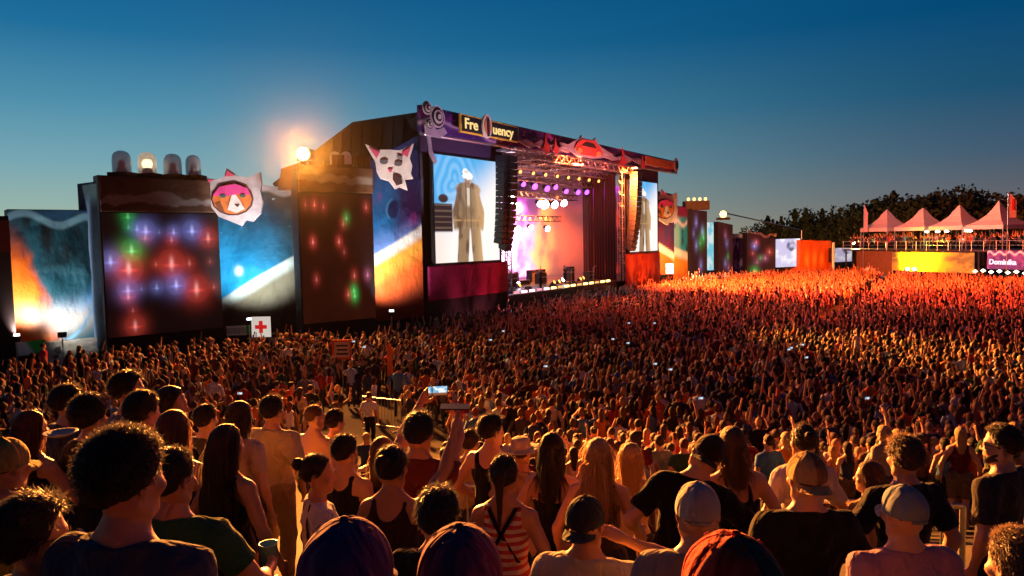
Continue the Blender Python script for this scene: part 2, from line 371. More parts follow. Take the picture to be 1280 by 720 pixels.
def glows(spots, base=(.006, .002, .002), asp=1.0):
    def fn(u, v):
        n = fbm(u * 4, v * 4, 60)
        c = np.zeros((len(u), 3)) + np.array(base) * (0.6 + .8 * n)[:, None]
        for (cx, cy, r, col, k) in spots:
            d2 = ((u - cx) / r) ** 2 + ((v - cy) / (r * asp)) ** 2
            c += np.array(col) * (k * .34 * np.exp(-d2 * .8))[:, None]
            c += np.array(col) * (k * .05 * sst(1.3, 1.0, d2))[:, None]
            d3 = ((u - cx) / (r * .16)) ** 2 + ((v - cy) / (r * asp * .42)) ** 2
            d4 = ((u - cx) / (r * .5)) ** 2 + ((v - cy + r * .15) / (r * asp * .12)) ** 2; c += np.array(col) * (k * .5 * np.exp(-d4))[:, None]
            c += (np.array(col) * .5 + .5) * (k * .55 * np.exp(-d3))[:, None]
        return c
    return fn
RED = (1, .09, .06); BLU = (.28, .33, 1); GRN = (.03, .8, .12); PNK = (.9, .2, .35)

def frame_wall(parent, bl, br, tl, tr, depth=1.2, m=None, inset=.0):
    """solid dark body behind a sheet"""
    bl, br, tl, tr = map(Vector, (bl, br, tl, tr)); n = (br - bl).cross(tl - bl).normalized()
    b = MB(); q = [bl, br, tr, tl]; off = -n * (.13 + inset)
    b.prism([p + off for p in q], -n * depth)
    return b.build('wall_body', m or M_BLACK, parent)
def corners(px0, d0, px1, d1, z0, z1, tilt=None):
    a = at(px0, 350, d0); b = at(px1, 350, d1)
    return Vector((a.x, a.y, z0)), Vector((b.x, b.y, z0)), Vector((b.x, b.y, z1)), Vector((a.x, a.y, z1))
def lerp_wall(c, u0, u1, z0, z1, out=0.0):
    a, b = c[0], c[1]; n = (b - a).cross(Vector((0, 0, 1))).normalized()
    p = a.lerp(b, u0) + n * out; q = a.lerp(b, u1) + n * out
    return Vector((p.x, p.y, z0)), Vector((q.x, q.y, z0)), Vector((q.x, q.y, z1)), Vector((p.x, p.y, z1))
def ridge(c, zb, amp, name, m, parent, seed, out=.16, n=26, thick=.1):
    """wavy silhouette board along the top of a wall"""
    a, b = c[0], c[1]; nn = (b - a).cross(Vector((0, 0, 1))).normalized()
    top = []; bot = []
    for k in range(n + 1):
        t = k / n; p = a.lerp(b, t) + nn * out
        h = amp * (fbm(np.array([t * 5.0]), np.array([seed * 3.3]), seed, 2)[0])
        top.append(Vector((p.x, p.y, zb + h))); bot.append(Vector((p.x, p.y, zb + h - .18 - .25 * amp * vnoise(t * 7, seed))))
    mb = MB()
    for k in range(n):
        mb.prism([bot[k], bot[k + 1], top[k + 1], top[k]], -nn * thick)
    return mb.build(name, m, parent)

# ---- far left dark tower
t = thing('scaffold_tower', 'dark tower at the far left edge with a reddish brown top panel', 'tower', corners(-60, 33, 16, 34.5, 0, 8)[0])
c = corners(-60, 33, 16, 34.5, 0, 8.1)
frame_wall(t, c[0], c[1], c[3], c[2], 1.6, M_DARK)
q = lerp_wall(c, 0, 1, 6.4, 7.9, .02); MB().prism([q[0], q[1], q[2], q[3]], (c[1] - c[0]).cross(Vector((0, 0, 1))).normalized() * -.12).build('top_panel', mat('red_brown_panel', (.16, .035, .015)), t)
# ---- banner 1 (fireball)
c = corners(15, 36.0, 129, 38.6, 0, 8.5)
t = thing('printed_banner_wall', 'tall banner wall printed with an orange fireball and white glow, far left', 'banner wall', c[0], group='printed banner walls')
frame_wall(t, c[0], c[1], c[3], c[2])
q = lerp_wall(c, 0, 1, 1.7, 8.5); printed('banner_sheet', *q, p_fire, t, bulge=.25, nu=110, nv=110)
q = lerp_wall(c, .28, 1, .15, 1.85, .25); printed('skirt_sheet', *q, lambda u, v: mixc(np.zeros((len(u), 3)) + .34, (.18, .16, .12), fbm(u * 4, v * 3, 8)), t, bulge=.5, nu=40, nv=24)
q = lerp_wall(c, .0, .30, 1.25, 1.95, .3); printed('green_white_strip', *q, lambda u, v: mixc(np.zeros((len(u), 3)) + .6, srgb(40, 150, 60), sst(.5, .7, u + .3 * v)), t, nu=20, nv=8)
def floodlight(loc, target, power, col, label, ang=70, group='small uplights at the foot of the banners', size=.25, hgt=2.3):
    t = thing('floodlight', label, 'floodlight', loc, group=group)
    h = Vector(loc) + Vector((0, 0, hgt)); d = (Vector(target) - h).normalized()
    MB().box(h, .34, .2, .26).build('lamp_housing', M_BLACK, t)
    MB().box(h + d * .16, .26, .03, .2, X=d.cross(Vector((0, 0, 1))).normalized(), Y=d).build('lamp_glass', emat('uplight_glass', col, 6), t)
    MB().tube(Vector(loc), h, .03).build('stand', M_STEEL, t)
    spot('uplight', h + d * .3, target, power, col, ang, .8, size)
m0 = (c[0].lerp(c[1], .30)); floodlight((m0.x + .2, m0.y - 2.4, 0), (m0.x - .2, m0.y, 5.5), 1900, (1, .9, .8), 'small lit uplight at the orange side of the fireball banner', 110)
m0 = (c[0].lerp(c[1], .62)); floodlight((m0.x + .6, m0.y - 1.9, 0), (m0.x, m0.y, 2.4), 260, (1, .93, .82), 'small lit uplight in front of the fireball banner', 95)
# ---- tower A
c = corners(130, 37.2, 277, 41.2, 0, 10.2)
t = thing('lamp_picture_tower', 'wide dark tower showing rows of red, blue and green glowing lamps under four glass domes', 'video tower', c[0], group='towers with lamp pictures')
frame_wall(t, c[0], c[1], c[3], c[2], .9)
MB().prism([c[0] + Vector((0, 0, 0)), c[1], Vector((c[1].x, c[1].y, 1.85)), Vector((c[0].x, c[0].y, 1.85))], (c[1] - c[0]).cross(Vector((0, 0, 1))).normalized() * -.125).build('base_curtain', M_DARK, t)
q = lerp_wall(c, 0, 1, 8.35, 10.15, .14); printed('header_sheet', *q, lambda u, v: mixc(mixc(np.zeros((len(u), 3)) + np.array((.085, .034, .016)), (.04, .018, .012), fbm(u * 6, v * 3, 2)), (.17, .13, .12), sst(.05, .0, v - (.25 + .4 * fbm(u * 7, u * 0, 17))) * sst(.02, .0, (.1 + .25 * fbm(u * 9, u * 0, 27)) - v)), t, nu=90, nv=24)
sp = []
for (x, y, k, col) in [(392, 240, .6, BLU), (415, 245, 1, BLU), (450, 250, .25, BLU), (490, 250, .8, BLU), (542, 245, 1.1, BLU), (588, 268, 1, RED), (370, 205, .6, GRN), (375, 300, 1.1, GRN), (370, 235, .4, GRN),
                       (412, 265, .5, RED), (483, 272, .5, RED), (320, 330, 1, BLU), (365, 352, 1.5, RED), (480, 342, 1.2, RED), (437, 343, .4, RED), (530, 343, .5, RED), (360, 412, .9, BLU), (360, 432, .8, RED), (436, 410, .6, BLU),
                       (490, 405, 1.1, BLU), (547, 420, 1.2, RED), (598, 418, .4, RED), (370, 472, .3, RED), (374, 516, .9, RED), (395, 412, .25, BLU), (590, 340, .3, RED)]:
    r = .045 if k < .5 else (.06 if k < .9 else .085)
    if col is RED and k >= 1.2: r = .115
    sp.append(((x - 305) / 315., 1 - (y - 195) / 350., r, col, k * .8))
q = lerp_wall(c, .01, .99, 1.9, 8.3, .05); printed('lamp_picture', *q, glows(sp, asp=1.0), t, emit=1.0, nu=190, nv=190)
for k, (px, lit) in enumerate(((149, 0), (180, 1), (212, 0), (239, 0))):
    u = (px - 130) / 147.; p = c[0].lerp(c[1], u) + Vector((-.1, .9, 0)); z = 10.25
    L = ['unlit glass dome lamp on the dark tower, first from the left', 'glass dome lamp with a warm glowing bulb on the dark tower', 'unlit glass dome lamp just right of the glowing one', 'smallest unlit glass dome lamp, nearest the cat head'][k]
    g = thing('dome_lamp', L, 'lamp', (p.x, p.y, z), group='dome lamps on the dark tower'); r = .46 if k < 3 else .40
    MB().box((p.x, p.y, z + .09), 1.15, .8, .18).build('base', M_BROWN, g)
    MB().lathe([(0.0, .18), (.3, .18), (.22, .42), (.12, .5), (0, .5)], (p.x, p.y, z), 12).build('socket', M_BLACK, g)
    gm = bpy.data.materials.get('dome_glass')
    if not gm:
        gm = bpy.data.materials.new('dome_glass'); gm.use_nodes = True; bb = gm.node_tree.nodes['Principled BSDF']
        bb.inputs['Base Color'].default_value = (.9, .86, .86, 1); bb.inputs['Alpha'].default_value = .62; bb.inputs['Roughness'].default_value = .3
    MB().lathe([(r, .18), (r * 1.0, .8), (r * .93, 1.05), (r * .7, 1.22), (r * .35, 1.3), (0.0, 1.31)], (p.x, p.y, z), 18).build('glass_dome', gm, g, True)
    if lit: MB().lathe([(0.0, .45), (.2, .5), (.27, .7), (.2, .9), (0.0, .95)], (p.x, p.y, z), 12).build('bulb', emat('bulb_glow', (1, .75, .4), 5), g, True)
    else: MB().lathe([(0.0, .45), (.14, .5), (.18, .66), (.1, .8), (0.0, .85)], (p.x, p.y, z), 12).build('bulb', mat('unlit_bulb', (.05, .03, .02), .3), g, True)
# side prism panel left of tower A
c2 = corners(104, 38.8, 131, 37.4, 0, 9.9)
t = thing('folded_side_panel', 'narrow folded panel with a pale blue edge between fireball banner and dark tower', 'panel', c2[0])
frame_wall(t, c2[0], c2[1], c2[3], c2[2], .4)
printed('panel_sheet', *lerp_wall(c2, 0, 1, .6, 9.9, .02), lambda u, v: mixc(mixc(np.zeros((len(u), 3)) + np.array(srgb(18, 36, 52)), srgb(120, 150, 190), np.exp(-((u - .35 - .4 * (v - .4) ** 2) / .10) ** 2)), srgb(90, 120, 130), sst(.85, .95, v)), t, nu=24, nv=60)
# ---- banner 2 (space)
c = corners(270, 42.5, 384, 43.2, 0, 9.9)
t = thing('printed_banner_wall', 'tall teal banner wall printed with stars and a pale planet horizon', 'banner wall', c[0], group='printed banner walls')
frame_wall(t, c[0], c[1], c[3], c[2])
printed('banner_sheet', *lerp_wall(c, 0, 1, 1.2, 9.9), p_space, t, bulge=.3, nu=110, nv=120)
ridge(c, 9.6, .7, 'wavy_top_trim', M_GREYW, t, 3)
m0 = c[0].lerp(c[1], .5); floodlight((m0.x + .3, m0.y - 3.2, 0), (m0.x - .2, m0.y, 6.6), 4000, (.8, .95, 1), 'small lit uplight in front of the teal star banner', 105)
# red cross sign + info banner
a = at(316, 421, 38.5); b = at(338, 420, 38.5)
t = thing('first_aid_sign', 'square white sign with a red cross below the teal star banner', 'sign', (a.x, a.y, 0))
w_ = 1.0; z0 = a.z; cx = (a.x + b.x) / 2
MB().box((cx, a.y, z0 + .52), w_, .06, 1.08).build('sign_board', emat('lit_white_sign', (1, .95, .85), .55), t)
MB().box((cx, a.y - .045, z0 + .52), .62, .03, .2).box((cx, a.y - .045, z0 + .52 + .21), .2, .03, .22).box((cx, a.y - .045, z0 + .52 - .21), .2, .03, .22).build('red_cross', emat('lit_red_cross', (.8, .02, .02), .6), t)
MB().tube((cx, a.y + .06, 0), (cx, a.y + .06, z0 + 1), .04).build('post', M_STEEL, t)
q0 = at(283, 413, 39.5); q1 = at(313, 410, 39.8)
t = thing('side_banner', 'long green and white banner strip left of the red cross sign', 'banner', (q0.x, q0.y, 0))
printed('banner_strip', (q0.x, q0.y, q0.z - .3), (q1.x, q1.y, q0.z - .3), (q1.x, q1.y, q0.z + .22), (q0.x, q0.y, q0.z + .22), lambda u, v: mixc(mixc(np.zeros((len(u), 3)) + np.array((.42, .48, .40)), (.05, .06, .05), (np.abs(v - .5) < .28) * (np.sin(u * 75) > .1) * (u < .8)), srgb(30, 150, 50), sst(.8, .84, u)), t, nu=90, nv=14)
MB().tube((q0.x, q0.y + .15, 0), (q0.x, q0.y + .15, q0.z), .04).tube((q1.x, q1.y + .15, 0), (q1.x, q1.y + .15, q0.z), .04).build('posts', M_STEEL, t)
# ---- tower B
c = corners(377, 40.6, 469, 43.4, 0, 10.9)
t = thing('lamp_picture_tower', 'dark red tower with small red and green glows below the blazing floodlight', 'video tower', c[0], group='towers with lamp pictures')
frame_wall(t, c[0], c[1], c[3], c[2], .9)
MB().prism([c[0], c[1], Vector((c[1].x, c[1].y, 2.0)), Vector((c[0].x, c[0].y, 2.0))], (c[1] - c[0]).cross(Vector((0, 0, 1))).normalized() * -.125).build('base_curtain', M_DARK, t)
sp = []
for (x, y, k, col) in [(320, 285, .9, RED), (345, 290, .5, RED), (312, 382, 1, RED), (386, 382, .9, RED), (410, 320, .6, GRN), (400, 335, .6, RED), (470, 290, .7, RED), (318, 480, .5, RED), (428, 475, .7, RED), (468, 475, .8, PNK), (425, 515, .8, GRN), (427, 530, .9, GRN), (408, 525, .7, RED), (295, 285, .4, RED), (400, 410, .3, RED)]:
    sp.append(((x - 280) / 210., 1 - (y - 255) / 340., .05, col, k * .8))
printed('lamp_picture', *lerp_wall(c, .01, .99, 2.05, 9.35, .05), glows(sp, base=(.024, .004, .002)), t, emit=1.0, nu=130, nv=150)
printed('header_sheet', *lerp_wall(c, 0, 1, 9.4, 10.85, .14), lambda u, v: mixc(mixc(np.zeros((len(u), 3)) + np.array((.12, .05, .02)), (.04, .018, .012), fbm(u * 6, v * 3, 2)), (.2, .15, .12), sst(.05, .0, np.abs(v - (.3 + .4 * fbm(u * 5, u * 0, 37))) - .12)), t, nu=60, nv=20)
a = c[0] + Vector((-1.5, 1.2, 9.6)); MB().prism([a, c[0] + Vector((0, .3, 9.6)), c[0] + Vector((0, .3, 11.0)), a + Vector((.25, 0, 1.2))], (.3, 2.2, 0)).build('roof_wing', M_BROWN, t)
for k in range(9):
    a = c[0].lerp(c[1], .45 + .06 * k); MB().box((a.x, a.y + .6, 11.25), .22, .22, .7).build('roof_post', M_BROWN, t)
for k, px in enumerate((419, 433)):
    p = at(px, 206, 43); g = thing('dome_lamp', ['dim glass dome lamp on the red tower, left of the pair', 'dim glass dome lamp on the red tower with a small warm bulb'][k], 'lamp', p, group='dome lamps on the red tower')
    MB().box(p + Vector((0, 0, -.1)), .8, .6, .2).build('base', M_BROWN, g)
    MB().lathe([(.3, 0), (.3, .5), (.22, .7), (0, .78)], p, 14).build('glass_dome', bpy.data.materials['dome_glass'], g, True)
    MB().lathe([(0, .05), (.1, .1), (.12, .2), (0, .3)], p, 10).build('bulb', emat('bulb_glow', (1, .6, .25), 1.5 + 4 * k), g, True)
t = thing('floodlight', 'blazing warm floodlight on the mast behind the dark red tower', 'floodlight', (LAMP.x, LAMP.y, 0))
MB().tube((LAMP.x, LAMP.y + .5, 0), (LAMP.x, LAMP.y + .5, LAMP.z), .12).build('mast', M_BLACK, t)
MB().box(LAMP + Vector((0, .3, 0)), .9, .35, .6).build('lamp_housing', M_BLACK, t)
MB().lathe([(0.0, 0), (.34, 0), (.36, -.05), (.36, -.2)], LAMP + Vector((0, -.08, 0)), 20, X=Vector((1, 0, 0)), Y=Vector((0, 0, 1)), Z=Vector((0, 1, 0))).build('lamp_glass', M_LAMP, t)

# ------------------------------------------------------------------ cut-out cat heads
def plate(pts, O, X, Z, Nf, s, off, th, name, m, parent):
    mb = MB(); P = [O + X * (x * s) + Z * (z * s) + Nf * off for x, z in pts]
    mb.prism(P, Nf * th); return mb.build(name, m, parent)
def blob(cx, cz, rx, rz, n=14, wob=.0, seed=1):
    return [(cx + rx * math.cos(2 * PI * k / n) * (1 + wob * math.sin(k * 5 + seed)), cz + rz * math.sin(2 * PI * k / n) * (1 + wob * math.cos(k * 3 + seed))) for k in range(n)]
def cat_head(O, X, s, label, helmet):
    Z = Vector((0, 0, 1)); Nf = X.cross(Z).normalized()
    t = thing('cat_head_cutout', label, 'sign', O, group='cat head cut-outs')
    W = mat('cream_cat_paint', (.60, .50, .48), .6, noise=.4, nscale=1.5); K = mat('dark_outline_paint', (.05, .02, .02))
    O_ = mat('orange_fur_paint', (.50, .13, .03), noise=.4, nscale=4); G = mat('pink_paint', (.55, .06, .14)); 
    if helmet:
        head = [(-.95, .1), (-.9, .5), (-.98, .78), (-.62, .72), (-.35, .82), (-.25, 1.15), (.1, .86), (.5, .78), (.95, .98), (.98, .55), (.92, .3), (1.0, -.1), (.9, -.55), (.6, -.85), (.35, -.78), (.2, -1.0), (-.2, -.82), (-.6, -.65), (-.85, -.3)]
        plate(head, O, X, Z, Nf, s, 0, .25, 'head_board', mat('grey_white_paint', (.42, .36, .38), noise=.5, nscale=2), t)
        plate([(-.3, .82), (-.22, 1.05), (.05, .86)], O, X, Z, Nf, s, .27, .06, 'ear', G, t)
        plate([(-.9, .62), (-.92, .74), (-.7, .7)], O, X, Z, Nf, s, .27, .06, 'ear', G, t)
        plate(blob(-.08, .0, .76, .62), O, X, Z, Nf, s, .26, .06, 'visor_rim', K, t)
        plate(blob(-.08, .0, .70, .56), O, X, Z, Nf, s, .33, .05, 'face', O_, t)
        plate([(-.74, .12), (-.5, .45), (.05, .55), (.5, .38), (.6, .12), (.2, .18), (-.3, .10)], O, X, Z, Nf, s, .39, .05, 'visor_band', mat('magenta_paint', (.55, .04, .2)), t)
        plate([(-.02, .28), (.2, -.05), (.36, -.38), (.05, -.52), (-.25, -.40), (-.16, -.1)], O, X, Z, Nf, s, .385, .05, 'muzzle', W, t)
        plate([(.02, -.22), (.2, -.2), (.12, -.32)], O, X, Z, Nf, s, .44, .04, 'nose', K, t); plate([(-.5, -.1), (-.35, -.5), (-.55, -.42), (-.68, -.2)], O, X, Z, Nf, s, .385, .04, 'fur_patch', mat('brown_fur_paint', (.16, .05, .02)), t)
        for x in (-.38, .32): plate(blob(x, .10, .10, .06, 10), O, X, Z, Nf, s, .45, .05, 'eye', mat('teal_eye_paint', (.02, .08, .08)), t)
    else:
        head = [(-.55, -.2), (-.6, .2), (-1.0, .95), (-.45, .72), (.0, .72), (.45, .70), (1.05, 1.0), (.85, .35), (.95, .05), (.88, -.3), (.98, -.5), (.62, -.55), (.72, -1.0), (.40, -.86), (.2, -.95), (-.05, -.6), (-.4, -.5)]
        plate(head, O, X, Z, Nf, s, 0, .25, 'head_board', W, t)
        plate([(-.55, .35), (-.85, .8), (-.4, .62)], O, X, Z, Nf, s, .26, .06, 'ear', G, t)
        plate([(.5, .6), (.9, .85), (.75, .4)], O, X, Z, Nf, s, .26, .06, 'ear', G, t)
        for x, z in ((-.25, .2), (.35, .12)): plate(blob(x, z, .17, .10, 10), O, X, Z, Nf, s, .27, .06, 'eye', mat('grey_eye_paint', (.10, .09, .10)), t)
        plate([(-.1, -.12), (.12, -.1), (.02, -.26)], O, X, Z, Nf, s, .27, .06, 'nose', G, t)
        plate([(.12, -.3), (.45, -.42), (.5, -.72), (.25, -.8), (.1, -.55)], O, X, Z, Nf, s, .27, .06, 'mouth', K, t)
        plate([(.3, .5), (.55, .42), (.5, .3), (.3, .38)], O, X, Z, Nf, s, .27, .06, 'fur_patch', mat('grey_fur_paint', (.2, .18, .2)), t)
    return t
spot('cat_light', at(330, 420, 36) + Vector((0, 0, 1.5)), at(295, 249, 41.2), 5200, (1, .9, .85), 26)
spot('cat_light', at(470, 410, 39) + Vector((0, 0, 1)), at(487, 209, 43.6), 7500, (1, .92, .85), 26)
cat_head(at(295, 249, 41.2), Vector((1, .12, 0)).normalized(), 1.5, 'cream cat head cut-out in a helmet with a magenta visor, on the teal banner', True)
cat_head(at(487, 209, 43.6), Vector((1, .25, 0)).normalized(), 1.38, 'white cat head cut-out with open mouth on the left side of the stage', False)
# ------------------------------------------------------------------ main stage
stage = thing('festival_stage', 'huge festival stage with purple cosmic roof fascia and glowing smoky opening', 'stage', P0)
DK = mat('stage_deck_black', (.02, .015, .015), .5)
def slab(t0, t1, n0, n1, z0, z1, name, m, parent=stage, mb=None):
    P = [S(t0, n0, z0), S(t1, n0, z0), S(t1, n1, z0), S(t0, n1, z0)]
    b = MB().prism(P, (0, 0, z1 - z0)); return b.build(name, m, parent)
slab(0, SL, .2, 14, 0, 2.2, 'deck', DK)
slab(0, 9.5, -.4, .15, 0, 2.6, 'base_curtain', M_DARK); slab(30, 39, -.4, .15, 0, 1.7, 'base_curtain', M_DARK)
slab(9.5, 30, -1.8, .15, 0, 1.2, 'front_step', DK)
slab(0, SL, 13.6, 14, 2.2, 11.0, 'rear_wall', M_TARP)
slab(-.3, SL - .2, -.6, 5.5, 14.62, 14.8, 'roof_deck', M_TARP)
MB().prism([S(-.3, 5.5, 14.62), S(-.3, 9.4, 13.0), S(-.3, 14.2, 11.0), S(-.3, 14.2, 11.15), S(-.3, 9.4, 13.2), S(-.3, 5.5, 14.8)], U * (SL + .7)).build('roof_slope', M_TARP, stage)
slab(-.35, 9.3, -.05, .14, 2.6, 14.6, 'front_panel', M_TARP); slab(30.3, 39.6, -.05, .14, 1.7, 14.6, 'front_panel', M_TARP)
slab(-.35, -.1, .2, 14, 2.2, 11, 'side_wall', M_TARP)
# roof side cloth (left gable)
A = [S(-.25, -.55, 10.5), S(-.25, -.55, 14.63), S(-.25, 5.5, 14.63), S(-.25, 9.4, 13.0), S(-.25, 14, 11.2), S(-.25, 14, 9)]
MB().prism(A, U * -.1).build('roof_side_cloth', M_TARP, stage)
for k in range(10):
    n0 = -.3 + k * .95; zt = 14.5 if n0 < 5.5 else 14.5 - (n0 - 5.5) * .42
    MB().prism([S(-.37, n0, zt), S(-.37, n0 + .5, zt - .1), S(-.37, n0 + .28, zt - 1.7 - .5 * (k % 3))], U * -.09).build('cloth_fold', M_TARP, stage)
# fascia
fa = printed('roof_fascia', S(-.4, -.75, 13.5), S(SL - .1, -.75, 13.75), S(SL - .1, -.75, 14.98), S(-.4, -.75, 15.22), p_fascia, stage, nu=420, nv=26, thick=.3, rough=.6)
MB().tube(S(-.4, -.7, 13.4), S(SL - .1, -.7, 13.65), .10).build('fascia_lower_tube', M_STEEL, stage)
# upper valance over screens
slab(0, 9.3, -.28, -.1, 12.35, 13.5, 'screen_valance', mat('purple_black_cloth', (.03, .012, .04), .8)); slab(30.4, 38.8, -.28, -.1, 12.35, 13.6, 'screen_valance', mat('purple_black_cloth', (.03, .012, .04), .8))
# side wall left: planet banner
p_ = at(463, 350, 45.0); q_ = S(-.3, -.5)
t = thing('printed_banner_wall', 'banner wall on the left flank of the stage printed with a planet and orange horizon', 'banner wall', (p_.x, p_.y, 0), group='printed banner walls')
bl, br = Vector((p_.x, p_.y, 0)), Vector((q_.x, q_.y, 0))
frame_wall(t, bl, br, bl + Vector((0, 0, 11.2)), br + Vector((0, 0, 12.9)), .6)
printed('banner_sheet', bl + Vector((0, 0, 1.6)), br + Vector((0, 0, 1.6)), br + Vector((0, 0, 13.4)), bl + Vector((0, 0, 11.4)), p_planet, t, bulge=.2, nu=90, nv=130)
floodlight((bl.x + 1.6, bl.y - 2.2, 0), (bl.x + 1.4, bl.y + .8, 6.2), 2600, (1, .93, .9), 'small lit uplight in front of the planet banner', 110)
# screens
def screen(t0, t1, lab):
    s = thing('video_screen', lab, 'screen', S(t0, -.6, 4.9), group='stage side screens')
    slab(t0 - .12, t1 + .12, -.52, -.3, 4.95, 12.35, 'screen_frame', M_BLACK, s)
    printed('screen_face', S(t0, -.60, 5.05), S(t1, -.60, 5.05), S(t1, -.60, 12.25), S(t0, -.60, 12.25), p_performer, s, emit=1.15, nu=130, nv=160, thick=.06)
screen(.95, 8.25, 'wide video screen with a white haired performer in a coat, left of the stage opening')
screen(31.1, 38.0, 'narrow looking video screen with the same performer, right of the stage opening')
# skirts under the screens
def skirtfn(a, b):
    return lambda u, v: mixc(mixc(np.zeros((len(u), 3)) + np.array(a), b, sst(.3, 1, u)), tuple(x * .5 for x in a), fbm(u * 8, v * 2, 5) * .6)
printed('screen_skirt', S(.2, -.55, 2.6), S(9.3, -.55, 2.6), S(9.3, -.55, 4.9), S(.2, -.55, 4.9), skirtfn(srgb(150, 20, 80), srgb(190, 30, 50)), stage, nu=40, nv=20)
printed('screen_skirt', S(30.2, -.55, 1.6), S(38.8, -.55, 1.6), S(38.8, -.55, 4.9), S(30.2, -.55, 4.9), skirtfn(srgb(200, 60, 15), srgb(170, 50, 15)), stage, nu=40, nv=20)
spot('skirt_uplight', S(6, -4, .4), S(5, -.4, 4), 900, (1, .25, .35), 100)
spot('skirt_uplight', S(34, -4, .4), S(35, -.4, 4), 4200, (1, .35, .08), 110)
# painted glow of spot-lit haze on an emissive sheet, wrapping round the right side
glow_bd = thing('haze_glow_backdrop', 'emissive backdrop painted with the pink, yellow and orange glow of lit stage haze', 'haze backdrop', S(22, 13))
def halfp(a, b): return lambda u, v: p_haze_glow(a + (b - a) * u, v)
printed('haze_glow_sheet', S(2, 13.3, 2.3), S(43, 13.3, 2.3), S(43, 13.3, 12.6), S(2, 13.3, 12.6), halfp(-.228, .756), glow_bd, emit=2.3, nu=260, nv=70, thick=.15)
printed('haze_glow_sheet', S(43, 13.3, 2.3), S(43, 3.0, 2.3), S(43, 3.0, 12.6), S(43, 13.3, 12.6), halfp(.74, .96), glow_bd, emit=2.2, nu=110, nv=70, thick=.15)
# legs (drapes) at the right of the opening
DR = mat('dark_red_drape', (.06, .010, .008), .9, bump=.6, bscale=1.0)
for k in range(3):
    b = MB(); n0 = .4 + k * 1.25
    for j in range(8):
        na, nb_ = n0 + 1.2 * j / 8, n0 + 1.2 * (j + 1) / 8; ta_, tb_ = 29.9 + .14 * (j % 2), 29.9 + .14 * ((j + 1) % 2)
        b.prism([S(ta_, na, 2.3), S(tb_, nb_, 2.3), S(tb_, nb_, 12.8), S(ta_, na, 12.8)], U * .06)
    b.build('side_drape', DR, stage)
# trusses
def truss(a, b, h, name, parent, n=None, wid=None, r=.045, m=None):
    a = Vector(a); b = Vector(b); d = (b - a); L = d.length; d.normalize()
    up = Vector((0, 0, 1)) if abs(d.z) < .7 else N.copy(); side = d.cross(up).normalized(); wid = wid or h
    n = n or max(2, int(L / h)); mb = MB(); ch = [(s_, u_) for s_ in (-.5, .5) for u_ in (-.5, .5)]
    def pt(t, s_, u_): return a + d * (L * t) + side * (s_ * wid) + up * (u_ * h)
    for s_, u_ in ch: mb.tube(pt(0, s_, u_), pt(1, s_, u_), r, n=6)
    for k in range(n):
        t0, t1 = k / n, (k + 1) / n
        for s_ in (-.5, .5): mb.tube(pt(t0, s_, -.5 if k % 2 else .5), pt(t1, s_, .5 if k % 2 else -.5), r * .6, n=4, cap=False)
        for u_ in (-.5, .5): mb.tube(pt(t0, -.5 if k % 2 else .5, u_), pt(t1, .5 if k % 2 else -.5, u_), r * .6, n=4, cap=False)
    return mb.build(name, m or M_STEEL, parent)
TR = mat('red_lit_truss', (.25, .22, .22), .45, .8)
for tt in (9.7, 29.9): truss(S(tt, -.2, 2.2), S(tt, -.2, 13.4), .55, 'tower_truss', stage, m=TR)
truss(S(9.5, -1.1, 13.1), S(30.5, -1.1, 13.1), .6, 'front_truss', stage, m=TR)
for n_, z_ in ((1.6, 12.7), (3.2, 11.9), (5.5, 10.7), (7.5, 8.6), (12.0, 11.5)):
    truss(S(8, n_, z_), S(31, n_, z_), .5, 'lighting_truss', stage, m=TR)
for t_ in (12, 17, 22, 27): truss(S(t_, .5, 13.1), S(t_, 13, 13.1), .45, 'roof_beam', stage, m=TR)
# fixtures
PUR = emat('purple_lamp', (.42, .06, 1), 5); WHT = emat('white_lamp', (1, .85, .95), 60); AMB = emat('amber_lamp', (1, .42, .08), 3)
MHD = M_BLACK
fx = None
def fixture(p, d, m, lab, grp, s=1.0):
    global fx
    t = thing('stage_light', lab, 'stage light', p, group=grp); d = Vector(d).normalized()
    x = d.orthogonal().normalized(); y = d.cross(x)
    MB().lathe([(0, -.28 * s), (.14 * s, -.28 * s), (.2 * s, .0), (.24 * s, .22 * s)], p, 10, X=x, Y=y, Z=d).build('lamp_body', MHD, t)
    MB().lathe([(.22 * s, .2 * s), (.2 * s, .24 * s), (0, .26 * s)], p, 10, X=x, Y=y, Z=d).build('lens', m, t)
out_d = -N * .7 + Vector((0, -.5, -.45))
for k in range(11): fixture(S(9.8 + k * 1.9 + rnd.uniform(-.3, .3), 3.2, 11.3 + rnd.uniform(-.25, .15)), out_d, PUR, 'purple glowing stage light in the high row under the stage roof', 'purple stage lights under the roof', 1.0 + .35 * rnd.random())
for k in range(9): fixture(S(12.5 + k * 2.05 + rnd.uniform(-.4, .4), 5.5 + rnd.uniform(-.6, .6), 10.0 + rnd.uniform(-.35, .3)), out_d, WHT, 'white blazing stage light in the upper bright row at the back of the stage', 'upper white stage lights', 1.3 + .8 * rnd.random())
for k in range(7): fixture(S(13.5 + k * 2.4 + rnd.uniform(-.5, .5), 7.5, 7.9 + rnd.uniform(-.3, .4)), out_d, WHT, 'white stage light in the lower row in front of the painted haze backdrop', 'lower white stage lights', 1.0 + .6 * rnd.random())
for k in range(10): fixture(S(10.5 + k * 2.0, 1.6, 12.15), out_d, AMB, 'small amber stage light on the front lighting truss', 'amber stage lights on the front truss', .7)
